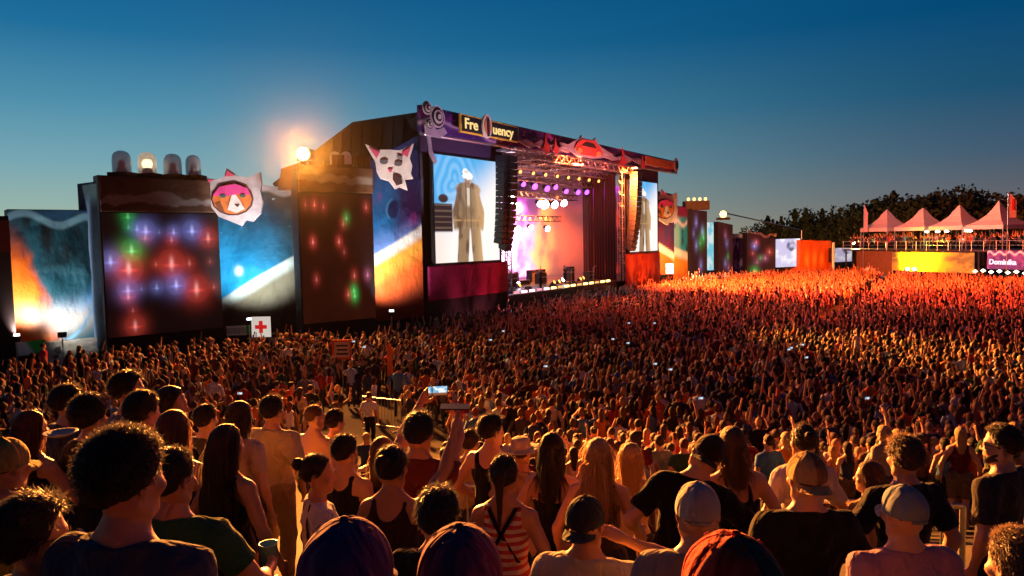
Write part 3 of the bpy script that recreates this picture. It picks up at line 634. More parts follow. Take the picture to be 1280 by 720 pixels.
# smoke in the opening
vm = bpy.data.materials.new('stage_smoke_volume'); vm.use_nodes = True; vt = vm.node_tree; vt.nodes.clear()
vo = vt.nodes.new('ShaderNodeOutputMaterial'); vp = vt.nodes.new('ShaderNodeVolumePrincipled'); vp.inputs['Density'].default_value = .13; vp.inputs['Color'].default_value = (1, .9, .85, 1); vp.inputs['Anisotropy'].default_value = .3
vt.links.new(vp.outputs[0], vo.inputs['Volume'])
sm = slab(9.9, 29.6, 3.3, 13.1, 2.35, 12.9, 'stage_smoke', vm, None); tag(sm, kind='stuff')
spot('smoke_beam', S(20, 11.5, 11.5), S(22, 12, 3), 11000, (1, .08, .65), 60, .8, .3)
spot('smoke_beam', S(16, 8, 11.5), S(15, 8, 3), 8000, (1, .12, .8), 56, .8, .3)
spot('smoke_beam', S(24, 6, 11.5), S(25, 7, 3), 24000, (1, .30, .02), 84, .8, .3)
spot('smoke_beam', S(27.5, 6, 11.5), S(28, 6, 3), 22000, (1, .12, .012), 84, .8, .3)
for k_, (t0_, n0_, z0_, dt_, col_) in enumerate(((15.6, 5.5, 9.7, -2, (1, .2, .9)), (18.6, 5.5, 9.7, 2, (1, .12, .7)), (21, 5.5, 9.7, -1, (1, .3, .06)), (23.5, 5.5, 9.7, 2, (1, .38, .04)), (26, 5.5, 9.7, -2, (1, .3, .03)), (16, 3.4, 11, 3, (.45, .1, 1)), (19.5, 3.4, 11, -3, (.5, .1, 1)), (23, 3.4, 11, 2.5, (1, .12, .25)), (26.5, 3.4, 11, -2.5, (1, .2, .03)), (20, 7.5, 7.7, 1, (1, .2, .6)), (25, 7.5, 7.7, 1, (1, .35, .05)))):
    spot('moving_beam', S(t0_, n0_ + .4, z0_), S(t0_ + dt_, n0_ + 4, 2.4), 24000, col_, 12, .4, .12)
spot('roof_wash', S(20, 3, 7), S(20, 4, 13), 6000, (1, .25, .08), 150, .9, .4)
# line arrays
def line_array(p, n, w_, h, curve, lab):
    t = thing('line_array', lab, 'loudspeaker', p, group='hanging loudspeaker columns')
    pos = Vector(p); first = None
    for k in range(n):
        ang = curve * (k / n) ** 1.5; pos = pos + Vector((0, 0, -h)) - (-N) * (math.sin(ang) * h * .5)
        o = MB().box(pos, w_, .75, h * .93, X=U, Y=(N * math.cos(ang) + Vector((0, 0, math.sin(ang)))), Z=(Vector((0, 0, math.cos(ang))) - N * math.sin(ang))).build('speaker_box', mat('speaker_black', (.012, .010, .010), .5), t)
    MB().box(Vector(p) + Vector((0, 0, .1)), w_ * .9, .6, .15, X=U, Y=N).build('rigging_frame', M_STEEL, t)
line_array(S(7.75, -1.3, 12.9), 15, .5, .43, .25, 'thinner hanging loudspeaker column beside the left screen')
line_array(S(8.55, -1.5, 12.9), 14, .85, .49, .5, 'wide black hanging loudspeaker column at the left of the stage opening')
line_array(S(30.9, -1.4, 13.2), 16, 1.2, .48, .5, 'black hanging loudspeaker column in front of the right screen')
# fascia decoration
def fp(px, z): # point on the fascia plane at photo x
    k = (px - 640) / FPX; tt = (k * P0.y - P0.x) / (U.x - k * U.y); return S(tt, -1.15, z - .25)
ON = -N
wing = mat('silver_wing_paint', (.33, .25, .28), .5, noise=.5, nscale=1.5); redp = mat('red_crest_paint', (.55, .05, .04), .6, noise=.4, nscale=2)
t = thing('festival_name_sign', 'yellow edged black sign reading Fre uency around a round emblem on the stage fascia', 'sign', fp(562, 14.5))
o0, o1 = fp(562, 14.15), fp(634, 14.15); Lg = (o1 - o0).length
def onf(p0, x, z, out=0): return Vector((p0.x + U.x * x + ON.x * out, p0.y + U.y * x + ON.y * out, p0.z + z))
sz = Vector((0, 0, 1)); dn = -.012
MB().prism([onf(o0, 0, -.08), onf(o0, Lg, -.12), onf(o0, Lg, 1.05), onf(o0, 0, 1.15)], ON * .16).build('sign_board', mat('sign_yellow', (.75, .42, .04), .5), t)
MB().prism([onf(o0, .1, .02, .165), onf(o0, Lg - .1, -.02, .165), onf(o0, Lg - .1, .95, .165), onf(o0, .1, 1.05, .165)], ON * .03).build('sign_face', mat('sign_black', (.015, .012, .012), .5), t)
def text(s_, p, size, X, Nf, m, parent, name='lettering', bold=.0, ext=.03, xs=1.0):
    cu = bpy.data.curves.new(name, 'FONT'); cu.body = s_; cu.size = size; cu.extrude = ext; cu.offset = bold; cu.resolution_u = 3
    o = bpy.data.objects.new(name, cu); COL.objects.link(o)
    dg = bpy.context.evaluated_depsgraph_get(); me = bpy.data.meshes.new_from_object(o.evaluated_get(dg)); bpy.data.objects.remove(o); 
    M = Matrix((X * xs, Vector((0, 0, 1)), Nf)).transposed().to_4x4(); M.translation = Vector(p)
    W_ = world(parent).inverted() @ M
    me.transform(W_); me.materials.clear(); me.materials.append(m); me.name = name
    return link(bpy.data.objects.new(name, me), parent)
lit = emat('lit_yellow_letters', (1, .72, .25), .9)
text('Fre', onf(o0, .35, .22, .20), 1.0, U, ON, lit, t, bold=.018, xs=1.15)
text('uency', onf(o0, 3.62, .2, .20), .95, U, ON, lit, t, bold=.018, xs=1.18)
X = U
plate(blob(0, 0, .55, .85), onf(o0, 2.85, .6), X, sz, ON, 1, .2, .12, 'emblem_disc', mat('emblem_cream', (.62, .5, .35)), t)
plate(blob(0, 0, .38, .62), onf(o0, 2.85, .6), X, sz, ON, 1, .33, .04, 'emblem_face', mat('emblem_orange', (.6, .18, .05)), t)
plate([(-.12, -.7), (.12, -.7), (.16, .45), (0, .6), (-.16, .45)], onf(o0, 2.85, .6), X, sz, ON, 1, .38, .04, 'emblem_stroke', mat('emblem_dark', (.03, .02, .02)), t)
# vinyl record / horn cluster at the left end
t = thing('record_cluster', 'cluster of round cream records and horns at the top left corner of the stage', 'decoration', S(-.2, -1.1, 14.3))
cr = mat('cream_record_paint', (.45, .38, .36), noise=.4, nscale=5)
for (x, z, r) in ((.80, 14.55, .72), (-.2, 15.0, .44), (-.05, 14.0, .38)):
    for rr, of, mm in ((r, 0, cr), (r * .80, .05, M_BLACK), (r * .62, .10, cr), (r * .40, .15, M_BLACK), (r * .22, .2, cr)):
        plate(blob(0, 0, rr, rr, 22), S(x, -1.1, z), U, sz, ON, 1, of, .06, 'record_ring', mm, t)
plate([(-.5, -.8), (.8, -.9), (1.6, -.5), (1.3, -.15), (.5, -.4), (.2, .1), (-.3, .2), (-.6, -.2)], S(.1, -1.1, 14.1), U, sz, ON, 1, .0, .1, 'scroll', wing, t)
plate([(0, 0), (.25, .1), (.45, -1.2), (.9, -1.9), (.7, -2.1), (.2, -1.5)], S(-.2, -1.0, 13.6), U, sz, ON, 1, .0, .1, 'scroll', wing, t)
t = thing('winged_banner_trim', 'long silver winged trim with red crests along the lower edge of the fascia', 'decoration', fp(640, 13.8))
for (x0, x1, z) in ((634, 672, 13.95), (672, 700, 14.0), (735, 778, 14.1), (778, 812, 14.1)):
    a = fp(x0, z); L = (fp(x1, z) - a).length
    plate([(0, .25), (L * .25, .45), (L * .5, .2), (L * .75, .62), (L, .35), (L * .9, -.05), (L * .6, .05), (L * .4, -.15), (L * .15, .05)], a, U, sz, ON, 1, 0, .14, 'wing', wing, t)
for px, s_ in ((668, 1.0), (680, .8), (765, 1.2), (790, .8)):
    plate([(-.6, -.3), (-.25, .2), (-.1, 1.0), (.15, .3), (.6, .0), (.4, -.5), (0, -.7)], fp(px, 14.15), U, sz, ON, s_, .15, .1, 'crest', redp, t)
t = thing('flying_car_sign', 'red and silver flying car shaped cut-out in the middle of the fascia', 'sign', fp(720, 14.2))
a = fp(686, 14.1); L = (fp(752, 14.1) - a).length
plate([(0, .55), (L * .12, .5), (L * .22, .85), (L * .35, 1.25), (L * .36, 1.5), (L * .40, 1.28), (L * .60, 1.3), (L * .63, 1.55), (L * .66, 1.2), (L * .74, .8), (L, .35), (L * .9, .2), (L * .82, .3), (L * .78, -.1), (L * .6, -.3), (L * .3, -.35), (L * .2, -.05), (L * .05, .2)], a, U, sz, ON, 1, .1, .2, 'car_outline', wing, t)
plate([(L * .22, .3), (L * .26, .8), (L * .38, 1.18), (L * .60, 1.2), (L * .70, .75), (L * .76, .25), (L * .6, -.12), (L * .34, -.15)], a, U, sz, ON, 1, .31, .08, 'car_body', redp, t)
plate([(L * .34, .6), (L * .42, .95), (L * .56, .95), (L * .62, .6)], a, U, sz, ON, 1, .40, .05, 'windscreen', M_DARK, t)
for k in (.30, .66): plate(blob(L * k, .15, .45, .22, 12), a, U, sz, ON, 1, .40, .05, 'headlamp', mat('orange_lamp_paint', (.8, .25, .06)), t)
t = thing('fascia_end_sign', 'orange and black name board at the far right end of the fascia', 'sign', fp(800, 14.2))
a = fp(794, 14.15); L = (fp(831, 14.15) - a).length
plate([(0, 0), (L, .0), (L, .8), (0, .85)], a, U, sz, ON, 1, .1, .15, 'board', mat('orange_board', (.5, .16, .04), noise=.5, nscale=2), t)
plate(blob(L, .5, .6, .75, 18), a, U, sz, ON, 1, .26, .1, 'record_ring', cr, t); plate(blob(L, .5, .36, .45, 18), a, U, sz, ON, 1, .37, .06, 'record_ring', M_BLACK, t)
spot('fascia_light', S(20, -6, 9), S(22, -.7, 14.8), 5200, (1, .35, .35), 140)
spot('fascia_light', S(5, -6, 9), S(3, -.7, 14.8), 2600, (.8, .6, 1), 110)
# stage gear
def drum_kit(t_, n_):
    t = thing('drum_kit', 'drum kit with cymbals on the stage riser', 'drum kit', S(t_, n_, 2.2))
    slab(t_ - 1.5, t_ + 1.5, n_ - 1, n_ + 1.2, 2.2, 2.7, 'riser', DK, t)
    b = MB()
    MB().lathe([(0, 0), (.32, 0), (.32, .45), (0, .45)], S(t_, n_ - .4, 3.05), 16, X=U, Y=Vector((0, 0, 1)), Z=N).build('bass_drum', mat('amber_drum', (.5, .2, .05), .3), t)
    for x in (-.5, .5): MB().lathe([(0, 0), (.2, 0), (.2, .3), (0, .3)], S(t_ + x, n_, 3.2), 14).build('tom_drum', mat('amber_drum', (.5, .2, .05), .3), t)
    for x in (-.9, -.3, .8): MB().lathe([(0, .03), (.28, 0), (.28, .015), (0, .05)], S(t_ + x, n_ + .1, 3.8), 14).tube(S(t_ + x, n_ + .1, 2.7), S(t_ + x, n_ + .1, 3.8), .02).build('cymbal', mat('brass', (.6, .35, .08), .25, .9), t)
drum_kit(20.5, 6.5)
for t_, n_, w_ in ((12.0, 6, 'far left'), (13.6, 6.2, 'left'), (24.5, 7, 'right'), (26.2, 7, 'far right')):
    t = thing('guitar_amplifier', 'black amplifier cabinet standing on the stage deck, %s of the drum kit' % w_, 'amplifier', S(t_, n_, 2.2), group='amplifiers on the stage')
    slab(t_ - .5, t_ + .5, n_ - .3, n_ + .3, 2.2, 3.5, 'cabinet', DK, t); slab(t_ - .44, t_ + .44, n_ - .34, n_ - .305, 2.3, 3.2, 'grille', mat('grille_cloth', (.12, .08, .05)), t)
for k in range(9): fixture(S(12.2 + k * 1.95 + rnd.uniform(-.4, .4), 2.2 + rnd.uniform(-.6, 2.5), 2.55), -N + Vector((0, 0, .5)), WHT if k % 3 == 0 else AMB, 'small lamp standing on the stage deck among the instruments', 'lamps on the stage deck', .8)
for k, (t_, n_) in enumerate(((13, 1.0), (17.4, .9), (22, 1.1), (26.5, 1.2))):
    t = thing('microphone_stand', 'thin microphone stand at the front of the stage deck', 'microphone stand', S(t_, n_, 2.2), group='microphone stands')
    MB().tube(S(t_, n_, 2.2), S(t_, n_, 3.7), .02, n=6).tube(S(t_, n_, 3.7), S(t_ + .3, n_ - .2, 3.85), .015, n=5).build('stand', M_STEEL, t); MB().lathe([(0, 0), (.25, 0), (.25, .03), (0, .04)], S(t_, n_, 2.2), 12).build('base', M_BLACK, t)
for k, (t_, n_, h_) in enumerate(((16, 4.5, .9), (18.2, 5.0, 1.3), (23, 5.0, 1.1), (27.6, 4.5, 1.5), (28.6, 2.8, 1.0), (11.2, 4.2, 1.4))):
    t = thing('equipment_case', ['low equipment case behind the singer', 'tall equipment case left of the drum kit', 'equipment case right of the drum kit', 'tall equipment case near the side drape', 'low equipment case at the right end of the deck', 'tall equipment case at the left end of the deck'][k], 'case', S(t_, n_, 2.2)); slab(t_ - .5, t_ + .5, n_ - .35, n_ + .35, 2.2, 2.2 + h_, 'case_body', mat('scuffed_case', (.05, .035, .03)), t); slab(t_ - .52, t_ + .52, n_ - .37, n_ - .355, 2.2 + h_ * .62, 2.2 + h_ * .68, 'metal_edge', M_STEEL, t)
for t_ in (12.5, 15, 19, 22.5, 26): 
    t = thing('floor_monitor', 'wedge shaped floor monitor at the front edge of the stage', 'loudspeaker', S(t_, 1.2, 2.2), group='floor monitors')
    MB().prism([S(t_ - .4, .9, 2.2), S(t_ - .4, 1.5, 2.2), S(t_ - .4, 1.3, 2.6)], U * .8).build('wedge_box', DK, t)
t = thing('front_lights_strip', 'row of bright lamps along the front edge of the stage deck', 'lamp strip', S(14, .4, 2.2))
for k in range(15):
    slab(11.5 + k * 1.15, 12.1 + k * 1.15, .25, .4, 2.25, 2.42, 'strip_lamp', emat('yellow_strip', (1, .6, .15) if k > 4 else (1, .4, .5), 6 if k % 3 else 1.0), t)

# ------------------------------------------------------------------ right wing
def wallpiece(name, cat, lab, px0, d0, px1, d1, y0, y1, fn, emit=0, m=None, depth=1.0, grp=None, zb=None, nu=50, nv=60, ybot=345):
    z1a = at(px0, y0, d0).z; z1b = at(px1, y1, d1).z
    a, b = at(px0, 345, d0), at(px1, 345, d1); a.z = b.z = 0 if zb is None else zb
    t = thing(name, lab, cat, a, group=grp)
    ta, tb = Vector((a.x, a.y, z1a)), Vector((b.x, b.y, z1b))
    frame_wall(t, a, b, ta, tb, depth, m or M_DARK)
    printed('sheet', a, b, tb, ta, fn, t, emit=emit, nu=nu, nv=nv)
    return t
def p_flank(u, v):
    n = fbm(u * 4, v * 5, 6); c = np.zeros((len(u), 3)) + np.array(srgb(70, 20, 50)); c = mixc(c, srgb(40, 30, 70), sst(.4, .8, n)); c = mixc(c, srgb(120, 90, 100), sst(.7, .9, fbm(u * 5, v * 9, 8)) * sst(.4, .6, v))
    hz = .50 - .12 * u; c = mixc(c, (.75, .55, .4), sst(hz + .03, hz, v)); c = mixc(c, srgb(220, 95, 25), sst(hz - .03, hz - .08, v)); c = mixc(c, srgb(170, 50, 15), sst(hz - .1, .0, v)); return c
wallpiece('printed_banner_wall', 'banner wall', 'dark banner wall with an orange horizon just right of the stage', 819, 85, 843, 87, 238, 243, p_flank, grp='printed banner walls')
def p_teal(u, v):
    n = fbm(u * 4, v * 5, 16); c = np.zeros((len(u), 3)) + np.array(srgb(40, 150, 170)); c = mixc(c, srgb(120, 170, 170), sst(.45, .2, u)); c = mixc(c, srgb(30, 60, 80), sst(.5, .8, n)); c = mixc(c, srgb(110, 25, 70), sst(.84, .9, v))
    c = mixc(c, (.6, .55, .7), np.exp(-((v - .80 - .03 * np.sin(u * 9)) / .025) ** 2))
    hz = .50 - .08 * u; c = mixc(c, (.9, .8, .6), sst(hz + .03, hz - .01, v)); c = mixc(c, srgb(240, 140, 40), sst(hz - .05, hz - .12, v)); c = mixc(c, srgb(190, 60, 15), sst(hz - .15, .05, v)); return c
wallpiece('printed_banner_wall', 'banner wall', 'teal banner wall with a white and orange horizon, right of the stage', 843, 88, 864, 91, 257, 259, p_teal, grp='printed banner walls')
cat_head(at(830, 261, 84), Vector((1, .6, 0)).normalized(), 1.9, 'red lit small cat head cut-out just right of the stage', True)
def gl2(seed, k=6):
    r = random.Random(seed); return glows([(r.uniform(.15, .85), r.uniform(.2, .85), r.uniform(.08, .14), r.choice([RED, PNK, RED, GRN, (.5, .4, 1)]), r.uniform(.3, .8)) for _ in range(k)], base=(.05, .010, .008), asp=.7)
wallpiece('lamp_picture_tower', 'video tower', 'distant dark red tower with green and red glows right of the teal banner', 864, 90, 884, 93, 262, 264, gl2(3, 7), emit=1, depth=.6, grp='towers with lamp pictures')
a = at(872, 262, 91); t = thing('roof_ornament', 'jagged brown ornament with warm lamps on top of the distant red tower', 'decoration', a)
MB().box(a + Vector((-.2, 0, .5)), 3.0, 1.5, 1.1).build('ornament_board', M_BROWN, t)
for k in range(4): MB().lathe([(0, 0), (.18, .1), (.18, .35), (0, .45)], a + Vector((-1.2 + .7 * k, -.3, 1.05)), 8).build('warm_bulb', emat('warm_bulb', (1, .5, .15), 3), t)
def p_blue(u, v):
    n = fbm(u * 3, v * 6, 3); c = np.zeros((len(u), 3)) + np.array(srgb(120, 205, 225)); c = mixc(c, srgb(220, 235, 235), sst(.35, .7, n)); c = mixc(c, srgb(90, 170, 190), sst(.5, .7, fbm(u * 3, v * 3, 13)) * sst(.4, .8, v)); return c
wallpiece('video_screen', 'screen', 'slim pale blue video screen among the towers right of the stage', 883, 96, 898, 97, 278, 278, p_blue, emit=.95, grp='distant screens', zb=2.0)
wallpiece('lamp_picture_tower', 'video tower', 'narrow brown tower between the slim blue screen and the purple banner', 898, 95, 916, 97, 277, 281, gl2(5, 5), emit=1, depth=.6, grp='towers with lamp pictures')
a = at(904, 272, 96); t = thing('warm_rooftop_lamp', 'glowing orange lamp on top of the narrow brown tower', 'lamp', a)
MB().lathe([(0, 0), (.35, .1), (.45, .5), (.3, .8), (0, .9)], a, 12).build('lamp_globe', emat('orange_globe', (1, .5, .12), 7), t, True); MB().box(a + Vector((0, 0, -.15)), 1.6, .8, .3).build('base', M_BROWN, t)
def p_purple(u, v):
    n = fbm(u * 5, v * 5, 14); c = np.zeros((len(u), 3)) + np.array(srgb(60, 35, 90)); c = mixc(c, srgb(150, 130, 200), sst(.5, .7, n)); c = mixc(c, (.75, .7, .72), sst(.9, .94, v)); c = mixc(c, (.7, .65, .5), sst(.14, .12, v) * sst(.06, .08, v)); return c
wallpiece('printed_banner_wall', 'banner wall', 'small violet banner wall with a white wavy top edge', 915, 100, 934, 101, 292, 292, p_purple, grp='printed banner walls')
wallpiece('lamp_picture_tower', 'video tower', 'wide low red brown tower beside the far white screen', 934, 100, 969, 103, 291, 298, gl2(8, 10), emit=1, depth=.8, grp='towers with lamp pictures')
c = [at(934, 345, 99.6), at(969, 345, 102.6)]; c = [Vector((p.x, p.y, 0)) for p in c]; t = thing('wavy_trim_board', 'pink white wavy board along the top of the low red brown tower', 'decoration', c[0]); ridge(c, 6.3, 1.2, 'trim', mat('pink_white_trim', (.6, .35, .3)), t, 7, n=18)
def p_moon(u, v):
    n = fbm(u * 4, v * 4, 24); c = np.zeros((len(u), 3)) + np.array(srgb(215, 205, 240)); c = mixc(c, (1, .97, 1), sst(.4, .7, n)); c = mixc(c, srgb(90, 85, 120), sst(1.1, .7, np.hypot((u - .6) / .2, (v - .75) / .22)) * sst(.3, .6, n)); return c
wallpiece('video_screen', 'screen', 'bright white video screen showing a grey moon in the far distance', 970, 103, 1000, 105, 299, 298, p_moon, emit=1.0, grp='distant screens', zb=1.9)
def p_orange(u, v):
    n = fbm(u * 4, v * 3, 34); c = np.zeros((len(u), 3)) + np.array(srgb(200, 70, 10)); c = mixc(c, srgb(235, 100, 15), n); 
    for x in (.2, .45, .68): c = mixc(c, srgb(255, 160, 60), np.exp(-((u - x) / .07) ** 2 - ((v - .5) / .2) ** 2))
    return c
wallpiece('orange_stall', 'stall', 'flat topped orange lit stall between the far screens', 1001, 104, 1039, 107, 300, 301, p_orange, m=mat('orange_cloth', (.5, .12, .02)), depth=4, nu=40, nv=30)
a = at(1020, 330, 99); spot('wing_light', at(865, 330, 80), at(862, 320, 91), 9000, (1, .45, .2), 110)
spot('stall_light', (a.x, 96, 5.0), (a.x, 105, 3), 4000, (1, .35, .08), 90)
wallpiece('flag_pole_banner', 'banner', 'thin pale vertical banner at the right edge of the orange stall', 1040, 103, 1043, 103, 303, 303, lambda u, v: np.zeros((len(u), 3)) + .6, nu=6, nv=20, depth=.1)
wallpiece('video_screen', 'screen', 'small lilac video screen just left of the far warm lamp', 1044, 105, 1066, 107, 310, 310, p_moon, emit=.6, grp='distant screens', zb=2.4)
a = at(1067, 303, 106); t = thing('lamp_post', 'tall lamp post with a glaring warm lamp left of the terrace', 'lamp post', (a.x, a.y, 0))
MB().tube((a.x, a.y + .3, 0), (a.x, a.y + .3, a.z + .3), .09).build('post', M_BLACK, t); MB().lathe([(0, -.25), (.25, -.1), (.25, .1), (0, .25)], a, 12).build('lamp_head', emat('warm_glare', (1, .68, .25), 60), t, True)
spot('lamp_post_light', a + Vector((0, -.5, 0)), (a.x + 4, a.y - 20, 0), 9000, (1, .5, .12), 150, .8, .3)
# slanted roof line behind the wing
q = [at(905, 266, 125), at(1000, 287, 140)]; t = thing('tensioned_cable', 'pale sloping cable behind the towers right of the stage', 'cable', q[0]); MB().tube(q[0], q[1], .12).build('cable', M_STEEL, t)
a = at(1002, 300, 108); t = thing('thin_mast', 'thin pale mast rising above the orange stall', 'mast', (a.x, a.y, 0)); MB().tube((a.x, a.y, 0), (a.x, a.y, at(1002, 288, 108).z), .1).build('mast', M_STEEL, t)
spot('tree_wash', a + Vector((0, .6, 0)), at(1080, 262, 150), 42000, (1, .42, .12), 120, .9, .3)  # added wash that browns the trees, set beside the thin mast
# small bright white light box at the right foot of the stage
a = at(837, 343, 82); t = thing('light_column', 'short glowing white light column at the foot of the banner right of the stage', 'lamp', (a.x, a.y, 0))
MB().box((a.x, a.y, a.z * .5), .7, .5, a.z).build('post', M_BLACK, t)
for k in range(2): MB().box((a.x, a.y - .1, a.z + .35 + .6 * k), .75, .5, .5).build('lamp_box', emat('white_box_glow', (1, .85, .6), 5), t)
spot('column_light', (a.x, a.y - .8, a.z + 1), (a.x - .5, a.y + 3, a.z + 5), 4200, (1, .5, .15), 90)

# ------------------------------------------------------------------ terrace with pagoda tents
VA = Vector((47.5, 100, 0)); VB = Vector((56.5, 74, 0)); VU = (VB - VA).normalized(); VN = Vector((VU.y, -VU.x, 0))
if VN.dot(Vector((-1, -1, 0))) < 0: VN = -VN          # towards the camera side
VL = (VB - VA).length
ter = thing('viewing_terrace', 'raised spectator terrace with a railing under the white pagoda tents', 'terrace', VA)
def vs(t_, o_, z): p = VA + VU * t_ - VN * o_; return Vector((p.x, p.y, z))
MB().prism([vs(-3, 0, 4.1), vs(VL + 6, 0, 4.1), vs(VL + 6, 7, 4.1), vs(-3, 7, 4.1)], (0, 0, .2)).build('deck', DK, ter)
for k in range(9):
    for o_ in (.2, 6.5): MB().tube(vs(-2.5 + k * 4, o_, 0), vs(-2.5 + k * 4, o_, 4.1), .1, n=6).build('support_post', M_BLACK, ter)
rl = MB().tube(vs(-3, 0, 5.35), vs(VL + 6, 0, 5.35), .04).tube(vs(-3, 0, 4.85), vs(VL + 6, 0, 4.85), .03); rl.build('rail', M_STEEL, ter)
for k in range(24): MB().tube(vs(-2.8 + k * 1.5, 0, 4.2), vs(-2.8 + k * 1.5, 0, 5.35), .03, n=5).build('rail_post', M_STEEL, ter)
def vcross(px):
    k = (px - 640) / FPX; return (k * VA.y - VA.x) / (VU.x - k * VU.y)
for k, (px, yp) in enumerate(((1108, 262), (1152, 260), (1197, 256), (1245, 251))):
    t_ = vcross(px - 21); c0 = vs(t_, 3, 0); hw = 2.3; zt = at(px, yp, c0.y).z; ze = 7.1
    t = thing('pagoda_tent', ['leftmost pale pagoda tent on the terrace', 'second pagoda tent from the left on the terrace', 'third pagoda tent from the left, above the yellow banner', 'rightmost pagoda tent beside the tall flag'][k], 'tent', vs(t_, 3, 4.3), group='pagoda tents on the terrace')
    prof = [(hw, ze), (hw * .62, ze + .55), (hw * .34, ze + 1.25), (hw * .14, ze + 2.1), (.03, zt)]
    mb = MB(); vv = []; ff = []
    for r, z in prof:
        for sx, sy in ((-1, -1), (1, -1), (1, 1), (-1, 1)): p = c0 + VU * (sx * r) + VN * (sy * r); vv.append(Vector((p.x, p.y, z)))
    for j in range(len(prof) - 1):
        for q_ in range(4): ff.append((j * 4 + q_, j * 4 + (q_ + 1) % 4, j * 4 + 4 + (q_ + 1) % 4, j * 4 + 4 + q_))
    mb.add(vv, ff).build('canopy', mat('white_tent_canvas', (.42, .38, .38), .7), t)
    for sx, sy in ((-1, -1), (1, -1), (1, 1), (-1, 1)):
        p = c0 + VU * (sx * hw * .97) + VN * (sy * hw * .97); MB().tube((p.x, p.y, 4.3), (p.x, p.y, ze), .06, n=6).build('leg', M_STEEL, t)
    b = MB()
    for q_ in range(4):
        s4 = ((-1, -1), (1, -1), (1, 1), (-1, 1)); (x0, y0), (x1, y1) = s4[q_], s4[(q_ + 1) % 4]
        p = c0 + VU * (x0 * hw) + VN * (y0 * hw); r_ = c0 + VU * (x1 * hw) + VN * (y1 * hw); inn = (c0 - (p + r_) * .5); inn.z = 0; inn.normalize()
        b.prism([Vector((p.x, p.y, ze - .45)), Vector((r_.x, r_.y, ze - .45)), Vector((r_.x, r_.y, ze + .02)), Vector((p.x, p.y, ze + .02))], inn * .03)
    b.build('valance', mat('white_tent_canvas', (.42, .38, .38), .7), t)
spot('tent_fill', vs(VL * .5, -14, 9.5), vs(VL * .5, 2, 7.5), 3600, (.85, .9, 1), 100)  # fill light added in front of the terrace to whiten the tents
# lamps under the tents
for px in (1150, 1163, 1174, 1199, 1203):
    p = vs(vcross(px), 1.2, 6.45); t = thing('tent_lamp', 'bright lamp hanging below the eaves of the middle terrace tents', 'lamp', p, group='lamps under the terrace tents')
    MB().lathe([(0, -.12), (.28, 0), (.2, .16), (0, .2)], p, 10).build('lamp_globe', emat('tent_lamp_glow', (1, .78, .45), 9), t, True); MB().tube(p + Vector((0, 0, .2)), p + Vector((0, 0, .7)), .02, n=4).build('cord', M_BLACK, t)
# yellow banner under the terrace, lit
def p_yel(u, v):
    n = fbm(u * 7, v * 3, 44); c = np.zeros((len(u), 3)) + np.array((.78, .60, .03)); c = mixc(c, (.30, .30, .06), sst(.62, .8, u + .2 * (n - .5)) + sst(.14, .02, u)); c = mixc(c, (.12, .14, .05), sst(.55, .7, n) * (sst(.6, .8, u) + sst(.25, .05, u))); return c
t = thing('yellow_banner', 'long yellow lit banner hanging below the terrace', 'banner', vs(vcross(1122), -.3, 2)); a0, a1 = vcross(1118), vcross(1221)
printed('banner_sheet', vs(a0, -.3, 1.6), vs(a1, -.3, 1.6), vs(a1, -.3, 4.0), vs(a0, -.3, 4.0), p_yel, t, nu=120, nv=30)
m_ = (a0 + a1) / 2; spot('banner_light', vs(m_ - 2.5, -4, 1.4), vs(m_ - 2, 0, 3.0), 5200, (.9, .95, .05), 84, .8, .2)
t = thing('floodlight', 'twin white floodlights on stands in front of the yellow banner', 'floodlight', vs(m_ - .5, -3, 0))
for dx in (-.35, .6):
    p = vs(m_ - .5 + dx, -3, 2.0); MB().tube((p.x, p.y, 0), p, .05).build('stand', M_STEEL, t); MB().lathe([(0, -.2), (.22, -.1), (.22, .15), (0, .2)], p, 10).build('lamp_head', emat('white_hot_lamp', (1, .85, .5), 14), t, True)
t = thing('terrace_side_wall', 'dark wooden wall closing the left half of the terrace base', 'wall', vs(-3, -.1, 0)); MB().prism([vs(-.3, -.1, 0), vs(a0 - .1, -.1, 0), vs(a0 - .1, -.1, 4.05), vs(-.3, -.1, 4.05)], -VN * .2).build('boarding', mat('brown_boarding', (.10, .05, .02), noise=.4, nscale=3), t)
t = thing('violet_name_banner', 'violet banner with white lettering reading Dominika below the terrace at the right edge', 'banner', vs(vcross(1240), -.4, 2)); a0, a1 = vcross(1238), vcross(1300)
printed('banner_sheet', vs(a0, -.4, 2.2), vs(a1, -.4, 2.2), vs(a1, -.4, 4.3), vs(a0, -.4, 4.3), lambda u, v: mixc(mixc(np.zeros((len(u), 3)) + np.array((.05, .02, .12)), (.12, .05, .25), sst(.5, .7, fbm(u * 9, v * 3, 71))), (.7, .6, .8), np.exp(-((v - .85 - .08 * np.sin(u * 30)) / .05) ** 2)), t, nu=90, nv=24)
p = vs(a0 + .25, -.44, 2.75); text('Dominika', p, .80, VU, VN, emat('white_letters', (.95, .8, 1), 1.0), t, bold=.02)
spot('violet_light', vs(a0 + 2, -4, 1.0), vs(a0 + 2, 0, 3.2), 260, (.8, .6, 1), 110)
for k in range(7):
    p = vs(a0 - 1 + k * .95, -.9, 1.9 + .12 * (k % 2)); t = thing('counter_lamp', 'bright round lamp in the row below the violet banner', 'lamp', p, group='lamps below the violet banner'); MB().lathe([(0, -.2), (.26, 0), (0, .2)], p, 10).build('lamp_globe', emat('counter_lamp_glow', (1, .8, .5), 7), t, True)
    MB().tube(p, (p.x, p.y, 0), .03, n=5).build('stand', M_BLACK, t)
